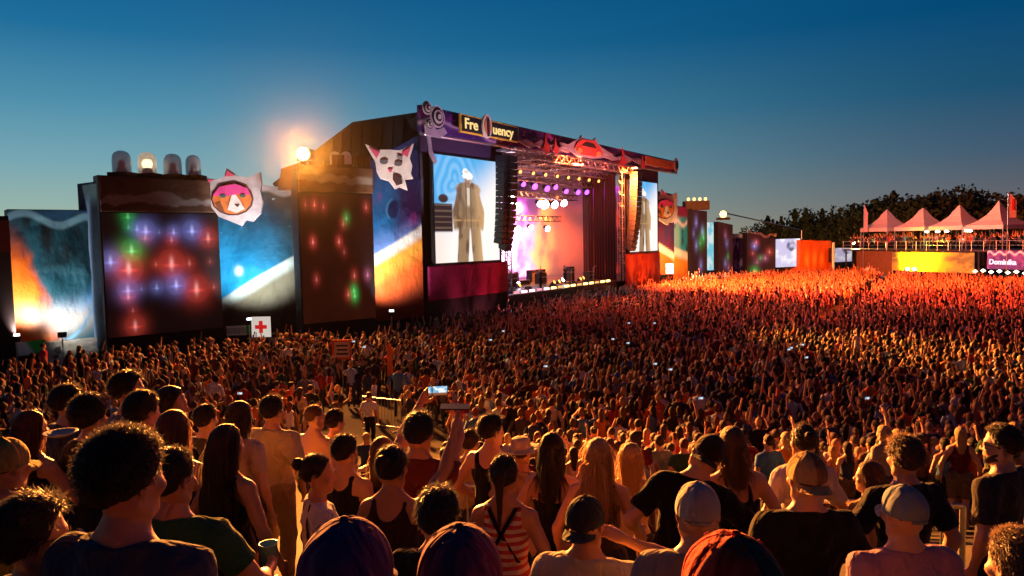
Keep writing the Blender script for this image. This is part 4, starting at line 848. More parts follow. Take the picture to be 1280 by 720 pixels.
# flags
for px, y0, y1, d, lab, wd in ((1082, 256, 290, 99, 'slim pale vertical flag left of the leftmost tent', .55), (1265, 241, 272, 77, 'tall pale flag with red print right of the tents', .9)):
    a = at(px, y1, d); b = at(px, y0, d); t = thing('beach_flag', lab, 'flag', (a.x, a.y, 4.2 if px > 1100 else 0), group='vertical flags')
    MB().tube((a.x - wd * .5, a.y, 0), (a.x - wd * .5, a.y, b.z), .04, n=6).build('pole', M_STEEL, t)
    h = b.z - a.z; n = 10; top = [Vector((a.x - wd * .5 + wd * (1.0 if k < 8 else .75 - .3 * (k - 8)), a.y, a.z + h * k / n)) for k in range(n + 1)]
    MB().prism([Vector((a.x - wd * .5, a.y, a.z))] + top + [Vector((a.x - wd * .5, a.y, b.z))], (0, .04, 0)).build('flag_cloth', mat('pale_flag', (.55, .42, .46)), t)
    if px > 1200: MB().prism([Vector((a.x - .1, a.y - .05, a.z + h * .3)), Vector((a.x + .2, a.y - .05, a.z + h * .3)), Vector((a.x + .2, a.y - .05, a.z + h * .75)), Vector((a.x - .1, a.y - .05, a.z + h * .75))], (0, .03, 0)).build('flag_print', redp, t)

# ------------------------------------------------------------------ far trees
def tree_mesh(seed, h, wdt, conifer):
    r = np.random.RandomState(seed); n = 1200
    V = []; F = []; 
    if conifer:
        z = r.uniform(.12, 1, n) * h; rad = (1 - z / h) ** .8 * wdt * .5 * (0.65 + .35 * np.sin(z * 3 + r.uniform(0, 6))) + .15; a = r.uniform(0, 6.28, n); q = np.sqrt(r.uniform(.1, 1, n))
        C = np.stack([rad * q * np.cos(a), rad * q * np.sin(a), z], 1)
    else:
        k = 9; cc = np.stack([r.uniform(-.34, .34, k) * wdt, r.uniform(-.34, .34, k) * wdt, r.uniform(.42, .86, k) * h], 1); cr_ = r.uniform(.14, .26, k) * wdt
        j = r.randint(0, k, n); d = r.normal(size=(n, 3)); d /= np.linalg.norm(d, axis=1)[:, None]; C = cc[j] + d * (cr_[j] * r.uniform(.55, 1.08, n))[:, None] * np.array([1, 1, .85])
    s = r.uniform(.13, .38, n) * (1 if not conifer else .8)
    x = r.normal(size=(n, 3)); x /= np.linalg.norm(x, axis=1)[:, None]; y = np.cross(x, r.normal(size=(n, 3))); y /= np.linalg.norm(y, axis=1)[:, None]
    V = np.stack([C - x * s[:, None], C - y * s[:, None] * .7, C + x * s[:, None], C + y * s[:, None] * .7], 1).reshape(-1, 3); F = np.arange(4 * n).reshape(n, 4)
    return V, F
leafm = [mat('dark_oak_leaves', (.045, .050, .018), .8, noise=.5, nscale=.6), mat('spruce_needles', (.030, .042, .020), .8, noise=.5, nscale=.6)]
bark = mat('tree_bark', (.06, .04, .03), .9)
used_l = set()
def uniq_tree(lb):
    if lb not in used_l: used_l.add(lb); return lb
    for w_ in ('the one to its right', 'the third one along', 'the fourth one along'):
        l2 = lb + ', ' + w_
        if l2 not in used_l: used_l.add(l2); return l2
    return lb
def tree_label(px, row, con, yt):
    marks = [(940, 'the low red brown tower'), (985, 'the bright moon screen'), (1020, 'the orange stall'), (1055, 'the small lilac screen'), (1082, 'the slim left flag'), (1108, 'the leftmost pagoda tent'), (1130, 'the first tent gap'), (1152, 'the second pagoda tent'), (1175, 'the second tent gap'), (1197, 'the third pagoda tent'), (1222, 'the third tent gap'), (1245, 'the rightmost pagoda tent'), (1265, 'the tall right flag'), (1295, 'the terrace end')]
    m = min(marks, key=lambda q: abs(q[0] - px))[1]
    return ('pointed dark conifer' if con else 'broad dark tree') + (', front row,' if row == 0 else ', back row,') + ' above ' + m
tvar = []
for k in range(8):
    con = k in (1, 4); V, F = tree_mesh(100 + k, 10, 5.0 if con else 9.5, con)
    o = npmesh('crown', V, F, leafm[1 if con else 0], None, False); cm_ = o.data; bpy.data.objects.remove(o)
    tm = MB(); tm.tube((0, 0, -.5), (0, 0, 8.5 if con else 5), .26, .08, 7)
    if not con:
        for j in range(5): an = j * 1.3 + k; tm.tube((0, 0, 2.5 + .5 * j), (2.6 * math.cos(an), 2.6 * math.sin(an), 5.5 + .5 * j), .10, .03, 5)
    o2 = tm.build('trunk', bark); tm_ = o2.data; bpy.data.objects.remove(o2); tvar.append((cm_, tm_, con))
xs_ = 948; tops = ([940, 960, 985, 1010, 1040, 1065, 1090, 1110, 1128, 1150, 1180, 1215, 1240, 1265, 1300], [279, 272, 262, 258, 262, 255, 250, 240, 232, 235, 238, 236, 233, 238, 236])
k = 0
while xs_ < 1330:
    for row in (0, 1):
        px = xs_ + rnd.uniform(-5, 5) + row * 7; d = 150 + row * 12 + rnd.uniform(-4, 4) - (px - 950) * .05
        yt = float(np.interp(px, *tops)) + rnd.uniform(-3, 7) + row * 2; a = at(px, yt, d); h = max(5.5, a.z)
        cm_, tm_, con = tvar[rnd.choice([1, 4, 1, 0]) if (px < 1045 and rnd.random() < .6) else rnd.choice([0, 2, 3, 5, 6, 7, 0, 4])]
        lb_ = uniq_tree(tree_label(px, row, con, yt)); t = thing('conifer_tree' if con else 'deciduous_tree', lb_, 'tree', (a.x, a.y, 0), rnd.uniform(0, 6.28), 'trees behind the festival ground')
        sc_ = h / 10; t.scale = (max(sc_, .75), max(sc_, .75), sc_)
        link(bpy.data.objects.new('crown', cm_), t); link(bpy.data.objects.new('trunk', tm_), t)
    xs_ += rnd.uniform(12, 18) * (1 if xs_ > 1000 else .8)
# ------------------------------------------------------------------ people: distance-field bodies meshed as one continuous surface
def smin(a, b, k): h = np.maximum(k - np.abs(a - b), 0) / k; return np.minimum(a, b) - h * h * k * .25
def smax(a, b, k): return -smin(-a, -b, k)
def cone(P, a, b, ra, rb):
    a = np.asarray(a, float); b = np.asarray(b, float); ba = b - a; L2 = max(ba @ ba, 1e-9)
    pa = P - a; t = np.clip(pa @ ba / L2, 0, 1); q = pa - t[:, None] * ba
    return np.sqrt((q * q).sum(1)) - (ra + (rb - ra) * t)
def ell(P, c, r, R=None):
    q = P - np.asarray(c, float)
    if R is not None: q = q @ R
    r = np.asarray(r, float); k0 = np.sqrt(((q / r) ** 2).sum(1)); k1 = np.sqrt(((q / (r * r)) ** 2).sum(1)) + 1e-9
    return k0 * (k0 - 1) / k1
def nets(f, lo, hi, h):
    lo = np.asarray(lo, float); hi = np.asarray(hi, float); n = np.maximum(((hi - lo) / h).astype(int) + 2, 4)
    ax = [lo[i] + h * np.arange(n[i]) for i in range(3)]
    G = np.stack(np.meshgrid(*ax, indexing='ij'), -1).reshape(-1, 3)
    D = f(G).reshape(n); I = D < 0
    cs = [(0, 0, 0), (1, 0, 0), (0, 1, 0), (1, 1, 0), (0, 0, 1), (1, 0, 1), (0, 1, 1), (1, 1, 1)]
    def sl(A, c): return A[c[0]:A.shape[0] - 1 + c[0], c[1]:A.shape[1] - 1 + c[1], c[2]:A.shape[2] - 1 + c[2]]
    cnt = sum(sl(I, c).astype(np.int8) for c in cs); act = (cnt > 0) & (cnt < 8); idx = -np.ones(act.shape, int); ids = np.argwhere(act); idx[act] = np.arange(len(ids))
    if len(ids) == 0: return np.zeros((0, 3)), np.zeros((0, 4), int)
    dv = np.stack([D[ids[:, 0] + c[0], ids[:, 1] + c[1], ids[:, 2] + c[2]] for c in cs], 1)
    acc = np.zeros((len(ids), 3)); k = np.zeros(len(ids)); ca = np.array(cs, float)
    for a in range(8):
        for b in range(a + 1, 8):
            if bin(a ^ b).count('1') == 1:
                s = (dv[:, a] < 0) != (dv[:, b] < 0); t = np.where(s, dv[:, a] / np.where(s, dv[:, a] - dv[:, b], 1), 0)
                acc += np.where(s[:, None], ca[a] + (ca[b] - ca[a]) * t[:, None], 0); k += s
    V = lo + h * (ids + acc / k[:, None])
    Fs = []
    for d in range(3):
        e1, e2 = [(1, 2), (2, 0), (0, 1)][d]; sh = list(D.shape)
        A = I[tuple(slice(0, sh[i] - 1) if i == d else slice(1, sh[i] - 1) for i in range(3))]
        B = I[tuple(slice(1, sh[i]) if i == d else slice(1, sh[i] - 1) for i in range(3))]
        w_ = np.argwhere(A != B); 
        if len(w_) == 0: continue
        fl = A[tuple(w_.T)]; base = w_.copy(); 
        for i in range(3):
            if i != d: base[:, i] += 1
        def g(o1, o2):
            q = base.copy(); q[:, e1] -= o1; q[:, e2] -= o2; return idx[tuple(q.T)]
        Q = np.stack([g(1, 1), g(0, 1), g(0, 0), g(1, 0)], 1); Q[~fl] = Q[~fl][:, ::-1]; Fs.append(Q)
    return V, np.concatenate(Fs)
def rotm(ax, a):
    return np.array(Matrix.Rotation(a, 3, ax))
A3 = lambda *v: np.array(v, float)
def skeleton(sp):
    f = sp.get('sex', 'm') == 'f'; sw = .158 if f else .185; hw = .095 if f else .088
    J = dict(pel=A3(0, 0, .95), waist=A3(0, 0, 1.08), chest=A3(0, 0, 1.28), nb=A3(0, -.015, 1.45), head=A3(0, -.005, 1.505))
    lf, ls = sp.get('lean', (0, 0)); R = rotm('Y', ls) @ rotm('X', -lf)
    up = lambda p: J['pel'] + R @ (A3(*p) - A3(0, 0, .95))
    K = {'R': R, 'up': up, 'f': f}
    K['RH'] = R @ rotm('Z', sp.get('hyaw', 0)) @ rotm('X', -sp.get('hpitch', 0)) @ rotm('Y', sp.get('hroll', 0))
    K['nb'] = up(J['nb']); K['head'] = up(J['head']); st = sp.get('stance', .10)
    for s, nm in ((-1, 'L'), (1, 'R')):
        sh = up((s * sw, -.005, 1.378)); arm = sp.get('arm' + nm, 'down'); raised = False
        if isinstance(arm, str):
            tgt = {'down': (s * .28, .02, .885), 'hip': (s * .20, .10, 1.0), 'front': (s * .10, .30, 1.15), 'phone': (s * .08, .42, 1.62), 'up': (s * .20, .16, 1.98), 'upwide': (s * .38, .12, 1.88), 'face': (s * .11, .13, 1.52), 'nape': (s * .1, -.02, 1.6), 'clap': (s * .05, .33, 1.38)}[arm]
            wr = up(tgt)
        else: wr = up(arm)
        if wr[2] > sh[2]: raised = True
        L1, L2 = .285, .255; d = wr - sh; L = np.linalg.norm(d); 
        if L > (L1 + L2) * .985: wr = sh + d / L * (L1 + L2) * .985; d = wr - sh; L = np.linalg.norm(d)
        dd = d / L; a = (L1 * L1 - L2 * L2 + L * L) / (2 * L); hh = math.sqrt(max(L1 * L1 - a * a, 0))
        hint = A3(s * .7, -.5, -.6) if not raised else A3(s * 1.0, .1, -.5)
        hint = sp.get('hint' + nm, hint); hint = np.asarray(hint, float); hint = hint - dd * (hint @ dd); hint /= np.linalg.norm(hint) + 1e-9
        K['S' + nm], K['E' + nm], K['W' + nm] = sh, sh + dd * a + hint * hh, wr
        hip = A3(s * hw, 0, .93); K['H' + nm] = hip; K['K' + nm] = A3(s * st, .03, .50); K['A' + nm] = A3(s * (st + .01), -.02, .09)
    if sp.get('hips'):                                         # weight shift
        pass
    return K
def f_torso(P, K, g=0.0, tight=0.0):
    R, up = K['R'], K['up']; f = K['f']
    if f:
        d = ell(P, up((0, 0, 1.27)), (.138 + g, .098 + g, .19 + g), R); d = smin(d, ell(P, up((0, -.01, 1.352)), (.150 + g, .068 + g, .07 + g), R), .06)
        d = smin(d, ell(P, up((0, 0, 1.10)), (.118 + g, .092 + g, .16 + g), R), .07); d = smin(d, ell(P, up((0, 0, .95)), (.160 + g, .115 + g, .13 + g), R), .07)
        for s in (-1, 1): d = smin(d, ell(P, up((s * .07, .085, 1.27)), (.055 + g, .05 + g, .055 + g), R), .03)
    else:
        d = ell(P, up((0, 0, 1.27)), (.165 + g, .108 + g, .20 + g), R); d = smin(d, ell(P, up((0, -.012, 1.338)), (.185 + g, .078 + g, .078 + g), R), .06)
        d = smin(d, ell(P, up((0, 0, 1.08)), (.142 + g, .102 + g, .16 + g), R), .07); d = smin(d, ell(P, up((0, 0, .95)), (.152 + g, .112 + g, .12 + g), R), .07)
    for s in (-1, 1):
        d = smin(d, cone(P, up((s * .03, -.025, 1.485)), up((s * .140, -.018, 1.392)), .040 + g, .040 + g), .05)
    return d
def f_legs(P, K, g=0.0):
    d = None
    for s, n in ((-1, 'L'), (1, 'R')):
        q = smin(cone(P, K['H' + n], K['K' + n], .088 + g, .056 + g), cone(P, K['K' + n], K['A' + n], .055 + g, .036 + g), .03)
        q = smin(q, ell(P, (K['K' + n] + K['A' + n]) * .5 + A3(0, -.025, .07), (.045 + g, .05 + g, .11 + g)), .03)
        q = smin(q, ell(P, K['H' + n] + A3(0, -.055, -.01), (.085 + g, .08 + g, .09 + g)), .04)
        d = q if d is None else np.minimum(d, q)
    return d
def f_feet(P, K, g=0.0):
    d = None
    for s, n in ((-1, 'L'), (1, 'R')):
        a = K['A' + n]; q = smin(cone(P, a + A3(0, -.02, -.05), a + A3(s * .02, .15, -.06), .038 + g, .030 + g), cone(P, a, a + A3(0, 0, -.05), .036 + g, .036 + g), .03)
        d = q if d is None else np.minimum(d, q)
    return smax(d, .005 - P[:, 2], .01)
def f_arms(P, K, g=0.0, which='LR'):
    d = None; m = .88 if K['f'] else 1.0
    for n in which:
        S_, E, W_ = K['S' + n], K['E' + n], K['W' + n]
        q = cone(P, S_, E, .052 * m + g, .040 * m + g); q = smin(q, ell(P, S_, (.058 * m + g,) * 3), .03); q = smin(q, cone(P, E, E + (W_ - E) * .98, .042 * m + g, .025 * m + g), .02)
        q = smin(q, cone(P, S_ + (E - S_) * .3, S_ + (E - S_) * .7, .050 * m + g, .046 * m + g), .02)
        q = smin(q, cone(P, E + (W_ - E) * .1, E + (W_ - E) * .4, .044 * m + g, .040 * m + g), .02)
        d = q if d is None else np.minimum(d, q)
    return d
def f_neck(P, K, g=0.0):
    return cone(P, K['nb'] + A3(0, 0, -.05), K['head'] + K['RH'] @ A3(0, .005, .07), (.048 if K['f'] else .056) + g, (.045 if K['f'] else .053) + g)
def f_head(P, K, g=0.0):
    q = (P - K['head']) @ K['RH']
    d = ell(q, (0, -.005, .155), (.076 + g, .097 + g, .098 + g)); d = smin(d, ell(q, (0, .036, .085), (.058 + g, .062 + g, .086 + g)), .03)
    d = smin(d, ell(q, (0, .072, .022), (.026, .026, .022)), .03)
    for s in (-1, 1):
        d = smin(d, ell(q, (s * .045, .068, .095), (.024, .024, .02)), .025); d = smin(d, cone(q, (s * .05, .02, .03), (s * .062, -.015, .07), .018, .02), .03)
    d = smin(d, ell(q, (0, .084, .145), (.046, .016, .012)), .015)
    for s in (-1, 1): d = smax(d, -ell(q, (s * .031, .102, .125), (.017, .014, .011)), .012); d = smin(d, ell(q, (s * .031, .083, .125), (.013, .013, .012)), .004)
    d = smin(d, cone(q, (0, .094, .132), (0, .116, .094), .007, .012), .010)
    for s in (-1, 1): d = smin(d, ell(q, (s * .012, .105, .090), (.009, .009, .007)), .006)
    d = smin(d, ell(q, (0, .098, .064), (.022, .008, .006)), .008); d = smin(d, ell(q, (0, .096, .053), (.018, .008, .007)), .006)
    for s in (-1, 1):
        e = ell(q, (s * .080, -.004, .118), (.009, .021, .032), np.array(Matrix.Rotation(s * .35, 3, 'Z'))); e = smax(e, -ell(q, (s * .088, .002, .12), (.006, .012, .02)), .006); d = smin(d, e, .006)
    return d
# ---- hands: wrist at origin, fingers towards -Z, palm faces -Y (down-arm: towards the body), thumb towards +X side
def hand_mesh(curl, h=.006, spread=1.0):
    fing = [(.030, .070, .0088), (.011, .078, .0092), (-.009, .073, .0088), (-.027, .058, .0078)]
    def f(P):
        d = ell(P, (0, 0, -.05), (.040, .0165, .052)); d = smin(d, cone(P, (0, 0, .02), (0, 0, -.02), .026, .024), .02); d = smin(d, ell(P, (0, -.004, -.078), (.038, .013, .02)), .01)
        for x, L, r in fing:
            p = A3(x, 0, -.088); x2 = x * .35 * spread; ang = curl * .5; q = p
            for seg, (fr, da) in enumerate(((.42, .7), (.32, 1.0), (.26, .7))):
                dirv = A3(x2 / .09 * .25, -math.sin(ang), -math.cos(ang)); dirv /= np.linalg.norm(dirv); q2 = q + dirv * L * fr
                d = smin(d, cone(P, q, q2, r * (1 - .1 * seg), r * (.93 - .12 * seg)), .004); q = q2; ang += curl * da
        t0 = A3(.026, -.004, -.030); t1 = A3(.050 + .012 * (1 - curl * .5), -.012 - .012 * curl, -.062); t2 = t1 + A3(.010 - .022 * curl, -.010 - .012 * curl, -.030)
        d = smin(d, cone(P, t0, t1, .014, .011), .012); d = smin(d, cone(P, t1, t2, .011, .0085), .004)
        return d
    return nets(f, (-.065, -.105, -.185), (.085, .035, .03), h)
HANDS = {}
def get_hand(c, h):
    if (c, h) not in HANDS: HANDS[(c, h)] = hand_mesh(c, h)
    return HANDS[(c, h)]
def place_hand(K, n, curl, h, roll=0.0):
    V, F = get_hand(curl, h); s = -1 if n == 'L' else 1; V = V.copy() * (.93 if K['f'] else 1.0)
    z = -(K['W' + n] - K['E' + n]); z /= np.linalg.norm(z)                    # hand's +Z points back up the arm
    yref = A3(s, 0.15, 0) ; y = yref - z * (yref @ z)
    if np.linalg.norm(y) < .2: y = A3(0, -1, 0) - z * (A3(0, -1, 0) @ z)
    y /= np.linalg.norm(y); x = np.cross(y, z)
    # thumb should point forward (+Y world) : choose mirror
    if x[1] < 0 and z[2] > -.2: V[:, 0] *= -1; F = F[:, ::-1]
    elif z[2] <= -.2 and (x[0] * s > 0): V[:, 0] *= -1; F = F[:, ::-1]
    M = np.stack([x, y, z], 1)
    if roll: M = M @ rotm('Z', roll)
    return V @ M.T + K['W' + n], F
def bbox_pts(K, pad):
    pts = np.array([K[k] for k in K if isinstance(K[k], np.ndarray) and K[k].shape == (3,)] + [K['head'] + K['RH'] @ A3(0, 0, .25)])
    lo, hi = pts.min(0) - pad, pts.max(0) + pad; lo[2] = min(lo[2], 0) ; return lo, hi
def merge(parts):
    V = []; F = []; o = 0
    for v, f in parts: V.append(v); F.append(f + o); o += len(v)
    return np.concatenate(V), np.concatenate(F)
def body_mesh(sp, K, h, hh, ha):
    def fb(P):
        d = smin(f_torso(P, K), f_arms(P, K), .035); d = smin(d, f_neck(P, K), .04); d = smin(d, f_legs(P, K), .03); return smin(d, f_feet(P, K), .02)
    lo, hi = bbox_pts(K, .14); lo[2] = -.02; parts = [nets(lambda P: smin(fb(P), f_head(P, K, -.004), .02), lo, hi, h)]
    c = K['head'] + K['RH'] @ A3(0, .01, .1)
    def fh(P):
        q = (P - K['head']) @ K['RH']; d = smin(f_head(P, K), f_neck(P, K, .001), .03); return smax(d, -(q[:, 2] + .03), .005)
    if hh: parts.append(nets(fh, c - A3(.15, .17, .19), c + A3(.15, .17, .17), hh))
    if ha:
        for n in 'LR': parts.append(place_hand(K, n, sp.get('curl' + n, .55), ha, sp.get('roll' + n, 0)))
    return merge(parts)
def wrink(P, seed, a):
    x, y, z = P[:, 0], P[:, 1], P[:, 2]; s = seed * 1.7
    return a * (np.sin(z * 34 + 3 * np.sin(x * 9 + s) + 2 * np.sin(y * 11 + s)) * .5 + np.sin(x * 26 + z * 18 + s + 2 * np.sin(z * 13)) * .5 + .5 * np.sin(x * 51 - z * 40 + y * 30 + s))
def top_mesh(sp, K, h, kind, seed):
    up, R = K['up'], K['R']; g = sp.get('loose', .014)
    hem = sp.get('hem', .90); neckr = {'tee': .078, 'tank': .11, 'bag': .085, 'strap': .10}.get(kind, .08)
    def f(P):
        q = (P - up((0, 0, .95))) @ R; q[:, 2] += .95
        d = f_torso(P, K, g)
        if kind not in ('strap',): d = smin(d, f_neck(P, K, g - .002), .045)
        if kind in ('tee', 'bag', 'long'):
            sl_ = {'tee': .62, 'bag': .75, 'long': 1.0}[kind]
            for n in 'LR':
                S_, E, W_ = K['S' + n], K['E' + n], K['W' + n]; ad = (E - S_) / np.linalg.norm(E - S_); m = .88 if K['f'] else 1
                a = smin(cone(P, S_, E, .062 * m + g, .056 * m + g), ell(P, S_, (.062 * m + g,) * 3), .03)
                if kind == 'long': a = smin(a, cone(P, E, W_, .050 + g, .034 + g), .02)
                else: a = smax(a, (P - (S_ + (E - S_) * sl_)) @ ad, .006)
                d = smin(d, a, .03)
        else:
            wd = .115 if kind == 'tank' else .085
            d = smax(d, np.minimum(np.abs(q[:, 0]) - wd - .012 * np.maximum(0, 1.42 - q[:, 2]) / .1 * 1.0, 9) - 9 * (q[:, 2] < (1.32 if kind == 'tank' else 1.26)), .008)
            if kind == 'strap': d = smax(d, np.minimum(q[:, 2] - 1.27, -np.minimum(np.abs(np.abs(q[:, 0]) - .075) - .009, 9) * 1.0) if False else np.where(q[:, 2] > 1.27, np.abs(np.abs(q[:, 0]) - .075) - .010, q[:, 2] - 1.275), .004)
        d = smax(d, hem - q[:, 2], .006)
        nk = q[:, 2] - (1.480 - .55 * np.maximum(q[:, 1] + .01, 0)) if kind not in ('tank', 'strap') else q[:, 2] - (1.462 - .6 * np.maximum(q[:, 1], 0))
        d = d - .0045 * np.exp(-((nk + .013) / .008) ** 2); nk = -nk
        if kind in ('tank', 'strap'): nk = np.minimum(nk, ell(q, (0, -.09, 1.46), (.085, .09, .12)))
        d = smax(d, -nk, .006)
        return d + wrink(P, seed, .0055)
    lo, hi = bbox_pts(K, .13); lo[2] = hem - .12; hi[2] = max(K['nb'][2] + .12, K['SL'][2] + .1, K['SR'][2] + .1, K['EL'][2] + .1 if kind in ('tee', 'bag', 'long') else 0, K['ER'][2] + .1 if kind in ('tee', 'bag', 'long') else 0)
    return nets(f, lo, hi, h)
def bottom_mesh(sp, K, h, kind, seed):
    def f(P):
        if kind == 'skirt':
            d = smin(cone(P, (0, 0, .98), (0, 0, .62), .125, .21), ell(P, (0, -.01, .93), (.165, .135, .12)), .05); d = smax(d, .58 - P[:, 2], .01)
        else:
            d = smin(f_legs(P, K, .016 if kind != 'shorts' else .024), ell(P, (0, -.005, .94), (.168, .13, .12)), .04); d = smax(d, {'trousers': .04, 'shorts': .52}[kind] - P[:, 2], .01)
        d = smax(d, P[:, 2] - 1.03, .01); return d + wrink(P, seed + 3, .0035)
    return nets(f, (-.27, -.25, 0), (.27, .25, 1.06), h)
def hair_region(q, hl=.0):
    """> 0 outside the hairline"""
    x, y, z = q[:, 0], q[:, 1], q[:, 2]
    front = y - (.048 + (z - .16) * .55); front = np.where(z > .215, y - .090 + 0 * z, front)
    nape = (.060 + hl + np.clip((y + .09) / .09, 0, 1) * .055) - z
    return smax(front, nape, .02)
def hair_shell(sp, K, h, style, seed, thick):
    def f(P):
        q = (P - K['head']) @ K['RH']
        n = (np.sin(q[:, 0] * 70 + seed) * np.sin(q[:, 1] * 64 + 2 * seed) * np.sin(q[:, 2] * 58)) + .6 * np.sin(q[:, 0] * 130 + 3 * q[:, 2] * 40) * np.sin(q[:, 1] * 120 + seed)
        amp = {'curly': .007, 'tousled': .005, 'short': .0025, 'buzz': .0005}.get(style, .002)
        d = ell(q, (0, -.008, .160), (.076 + thick, .096 + thick, .094 + thick)) + n * amp
        long_ = style in ('long', 'bob', 'wavy')
        reg = hair_region(q, -.05 if long_ else (.01 if style == 'buzz' else 0))
        if not long_ and style != 'curly': reg = np.maximum(reg, -(np.sqrt((np.abs(q[:, 0]) - .082) ** 2 + (q[:, 1] - .0) ** 2 + (q[:, 2] - .115) ** 2) - .032))
        d = smax(d, reg, .015)
        if long_:
            L = {'bob': .16, 'long': .40, 'wavy': .34}[style] if 'hlen' not in sp else sp['hlen']
            qq = P - K['head']; bk = K['RH'] @ A3(0, -1, 0); bk[2] = 0; bk /= np.linalg.norm(bk) + 1e-9; sd = np.cross(bk, A3(0, 0, 1))
            lx = qq @ sd; ly = qq @ bk; lz = qq[:, 2]
            ll = np.stack([lx, ly, lz], 1)
            c = smin(ell(ll, (0, .035, .10), (.080, .070, .10)), cone(ll * A3(.62, 1, 1), (0, .055, .06), (0, .085, .12 - L), .052, .034), .03)
            c = smax(c, -(ly + .045), .02)
            d = smin(d, c + (np.sin(lx * 190 + 2 * np.sin(lz * 14)) * .0035), .02)
        if style in ('bun', 'ponytail'):
            hz = .20 if style == 'bun' else .16; c = ell(q, (0, -.125, hz), (.043, .038, .042)) + n * .004
            if style == 'ponytail': c = smin(c, cone(q, (0, -.135, hz), (0, -.135, hz - .30), .032, .012) + np.sin(q[:, 0] * 180) * .002, .02)
            d = smin(d, c, .01)
        return d
    hd = K['head']; L = sp.get('hlen', .4) if style in ('long', 'wavy') else (.22 if style == 'bob' else .3 if style == 'ponytail' else .02)
    return nets(f, hd - A3(.2, .24, L + .02), hd + A3(.2, .2, .31), h)
def hair_strands(sp, K, style, seed, n, wdt, thick):
    r = np.random.RandomState(seed); d = r.normal(size=(n * 2, 3)); d /= np.linalg.norm(d, axis=1)[:, None]; d[:, 2] = np.where(d[:, 2] < -.5, -d[:, 2], d[:, 2])
    rad = A3(.076 + thick * .8, .096 + thick * .8, .094 + thick * .8); q = d * rad + A3(0, -.008, .160)
    long_ = style in ('long', 'bob', 'wavy'); ok = hair_region(q, -.03 if long_ else .0) < -.002
    q = q[ok][:n]; d = (d / rad)[ok][:n]; d /= np.linalg.norm(d, axis=1)[:, None]; m = len(q)
    tb = A3(0, -1, -.35) - d * (d @ A3(0, -1, -.35))[:, None]; RH = K['RH']
    P = q @ RH.T + K['head']; nr = d @ RH.T; tb = tb @ RH.T
    if style == 'curly': L, st, out, grav, noise = .034, 5, .8, .15, 1.2
    elif style == 'tousled': L, st, out, grav, noise = .045, 4, .22, .2, .5
    elif style == 'short': L, st, out, grav, noise = .024, 3, .28, .15, .35
    elif style == 'buzz': L, st, out, grav, noise = .012, 2, .8, 0, .4
    elif style in ('bun', 'ponytail'): L, st, out, grav, noise = .05, 4, .06, .05, .15
    elif style == 'bob': L, st, out, grav, noise = .22, 10, .0, .5, .12
    else: L, st, out, grav, noise = sp.get('hlen', .4) + .06, 16, .0, .45, (.10 if style == 'long' else .22)
    dr = nr * out + tb * (1 - out) * .9 + r.normal(size=(m, 3)) * noise * .4; dr /= np.linalg.norm(dr, axis=1)[:, None] + 1e-9
    seg = (L * r.uniform(.55, 1.15, m) / st * (1 if (long_ or style in ('bun', 'ponytail')) else np.clip((q[:, 2] - .04) / .14, .3, 1)))[:, None]; pts = [P.copy()]; ph = r.uniform(0, 6.28, m); nrm = nr
    C = K['head'] + RH @ A3(0, -.008, .155); er = A3(.081, .104, .101) if long_ else None
    for k in range(st):
        g = A3(0, 0, -1) * grav
        dr = dr + g + r.normal(size=(m, 3)) * noise * .35
        if style in ('curly',): dr += nr * .1 + np.stack([np.cos(ph + k * 1.9), np.sin(ph + k * 1.9), np.cos(ph * 2 + k * 1.7)], 1) * .8
        if style == 'wavy': dr += np.stack([np.cos(ph + k * 1.2), np.sin(ph + k * 1.2), ph * 0], 1) * .16
        dr /= np.linalg.norm(dr, axis=1)[:, None] + 1e-9; P = P + dr * seg
        if long_:
            ql = (P - C) @ RH; kk = np.sqrt(((ql / er) ** 2).sum(1)); s_ = np.where(kk < 1, 1 / np.maximum(kk, .2), 1)[:, None]; P = (ql * s_) @ RH.T + C
            t = (P - K['up']((0, -.02, 1.27))) @ K['R']; tr = A3(.19, .135, .23); kk = np.sqrt(((t / tr) ** 2).sum(1)); s_ = np.where(kk < 1, 1 / np.maximum(kk, .3), 1)[:, None]; P = (t * s_) @ K['R'].T + K['up']((0, -.02, 1.27))
        pts.append(P.copy())
    Pt = np.stack(pts, 1); tg = np.gradient(Pt, axis=1); side = np.cross(tg, nr[:, None, :] + .001 + r.normal(size=(m, 1, 3)) * .4); side /= np.linalg.norm(side, axis=2)[..., None] + 1e-9
    w_ = wdt * np.linspace(1, .35, st + 1)[None, :, None]; A_ = Pt - side * w_ * .5; B_ = Pt + side * w_ * .5
    V = np.stack([A_, B_], 2).reshape(-1, 3); base = (np.arange(m) * (st + 1) * 2)[:, None, None] + (np.arange(st) * 2)[None, :, None]; F = (base + np.array([0, 1, 3, 2])[None, None, :]).reshape(-1, 4)
    return V, F
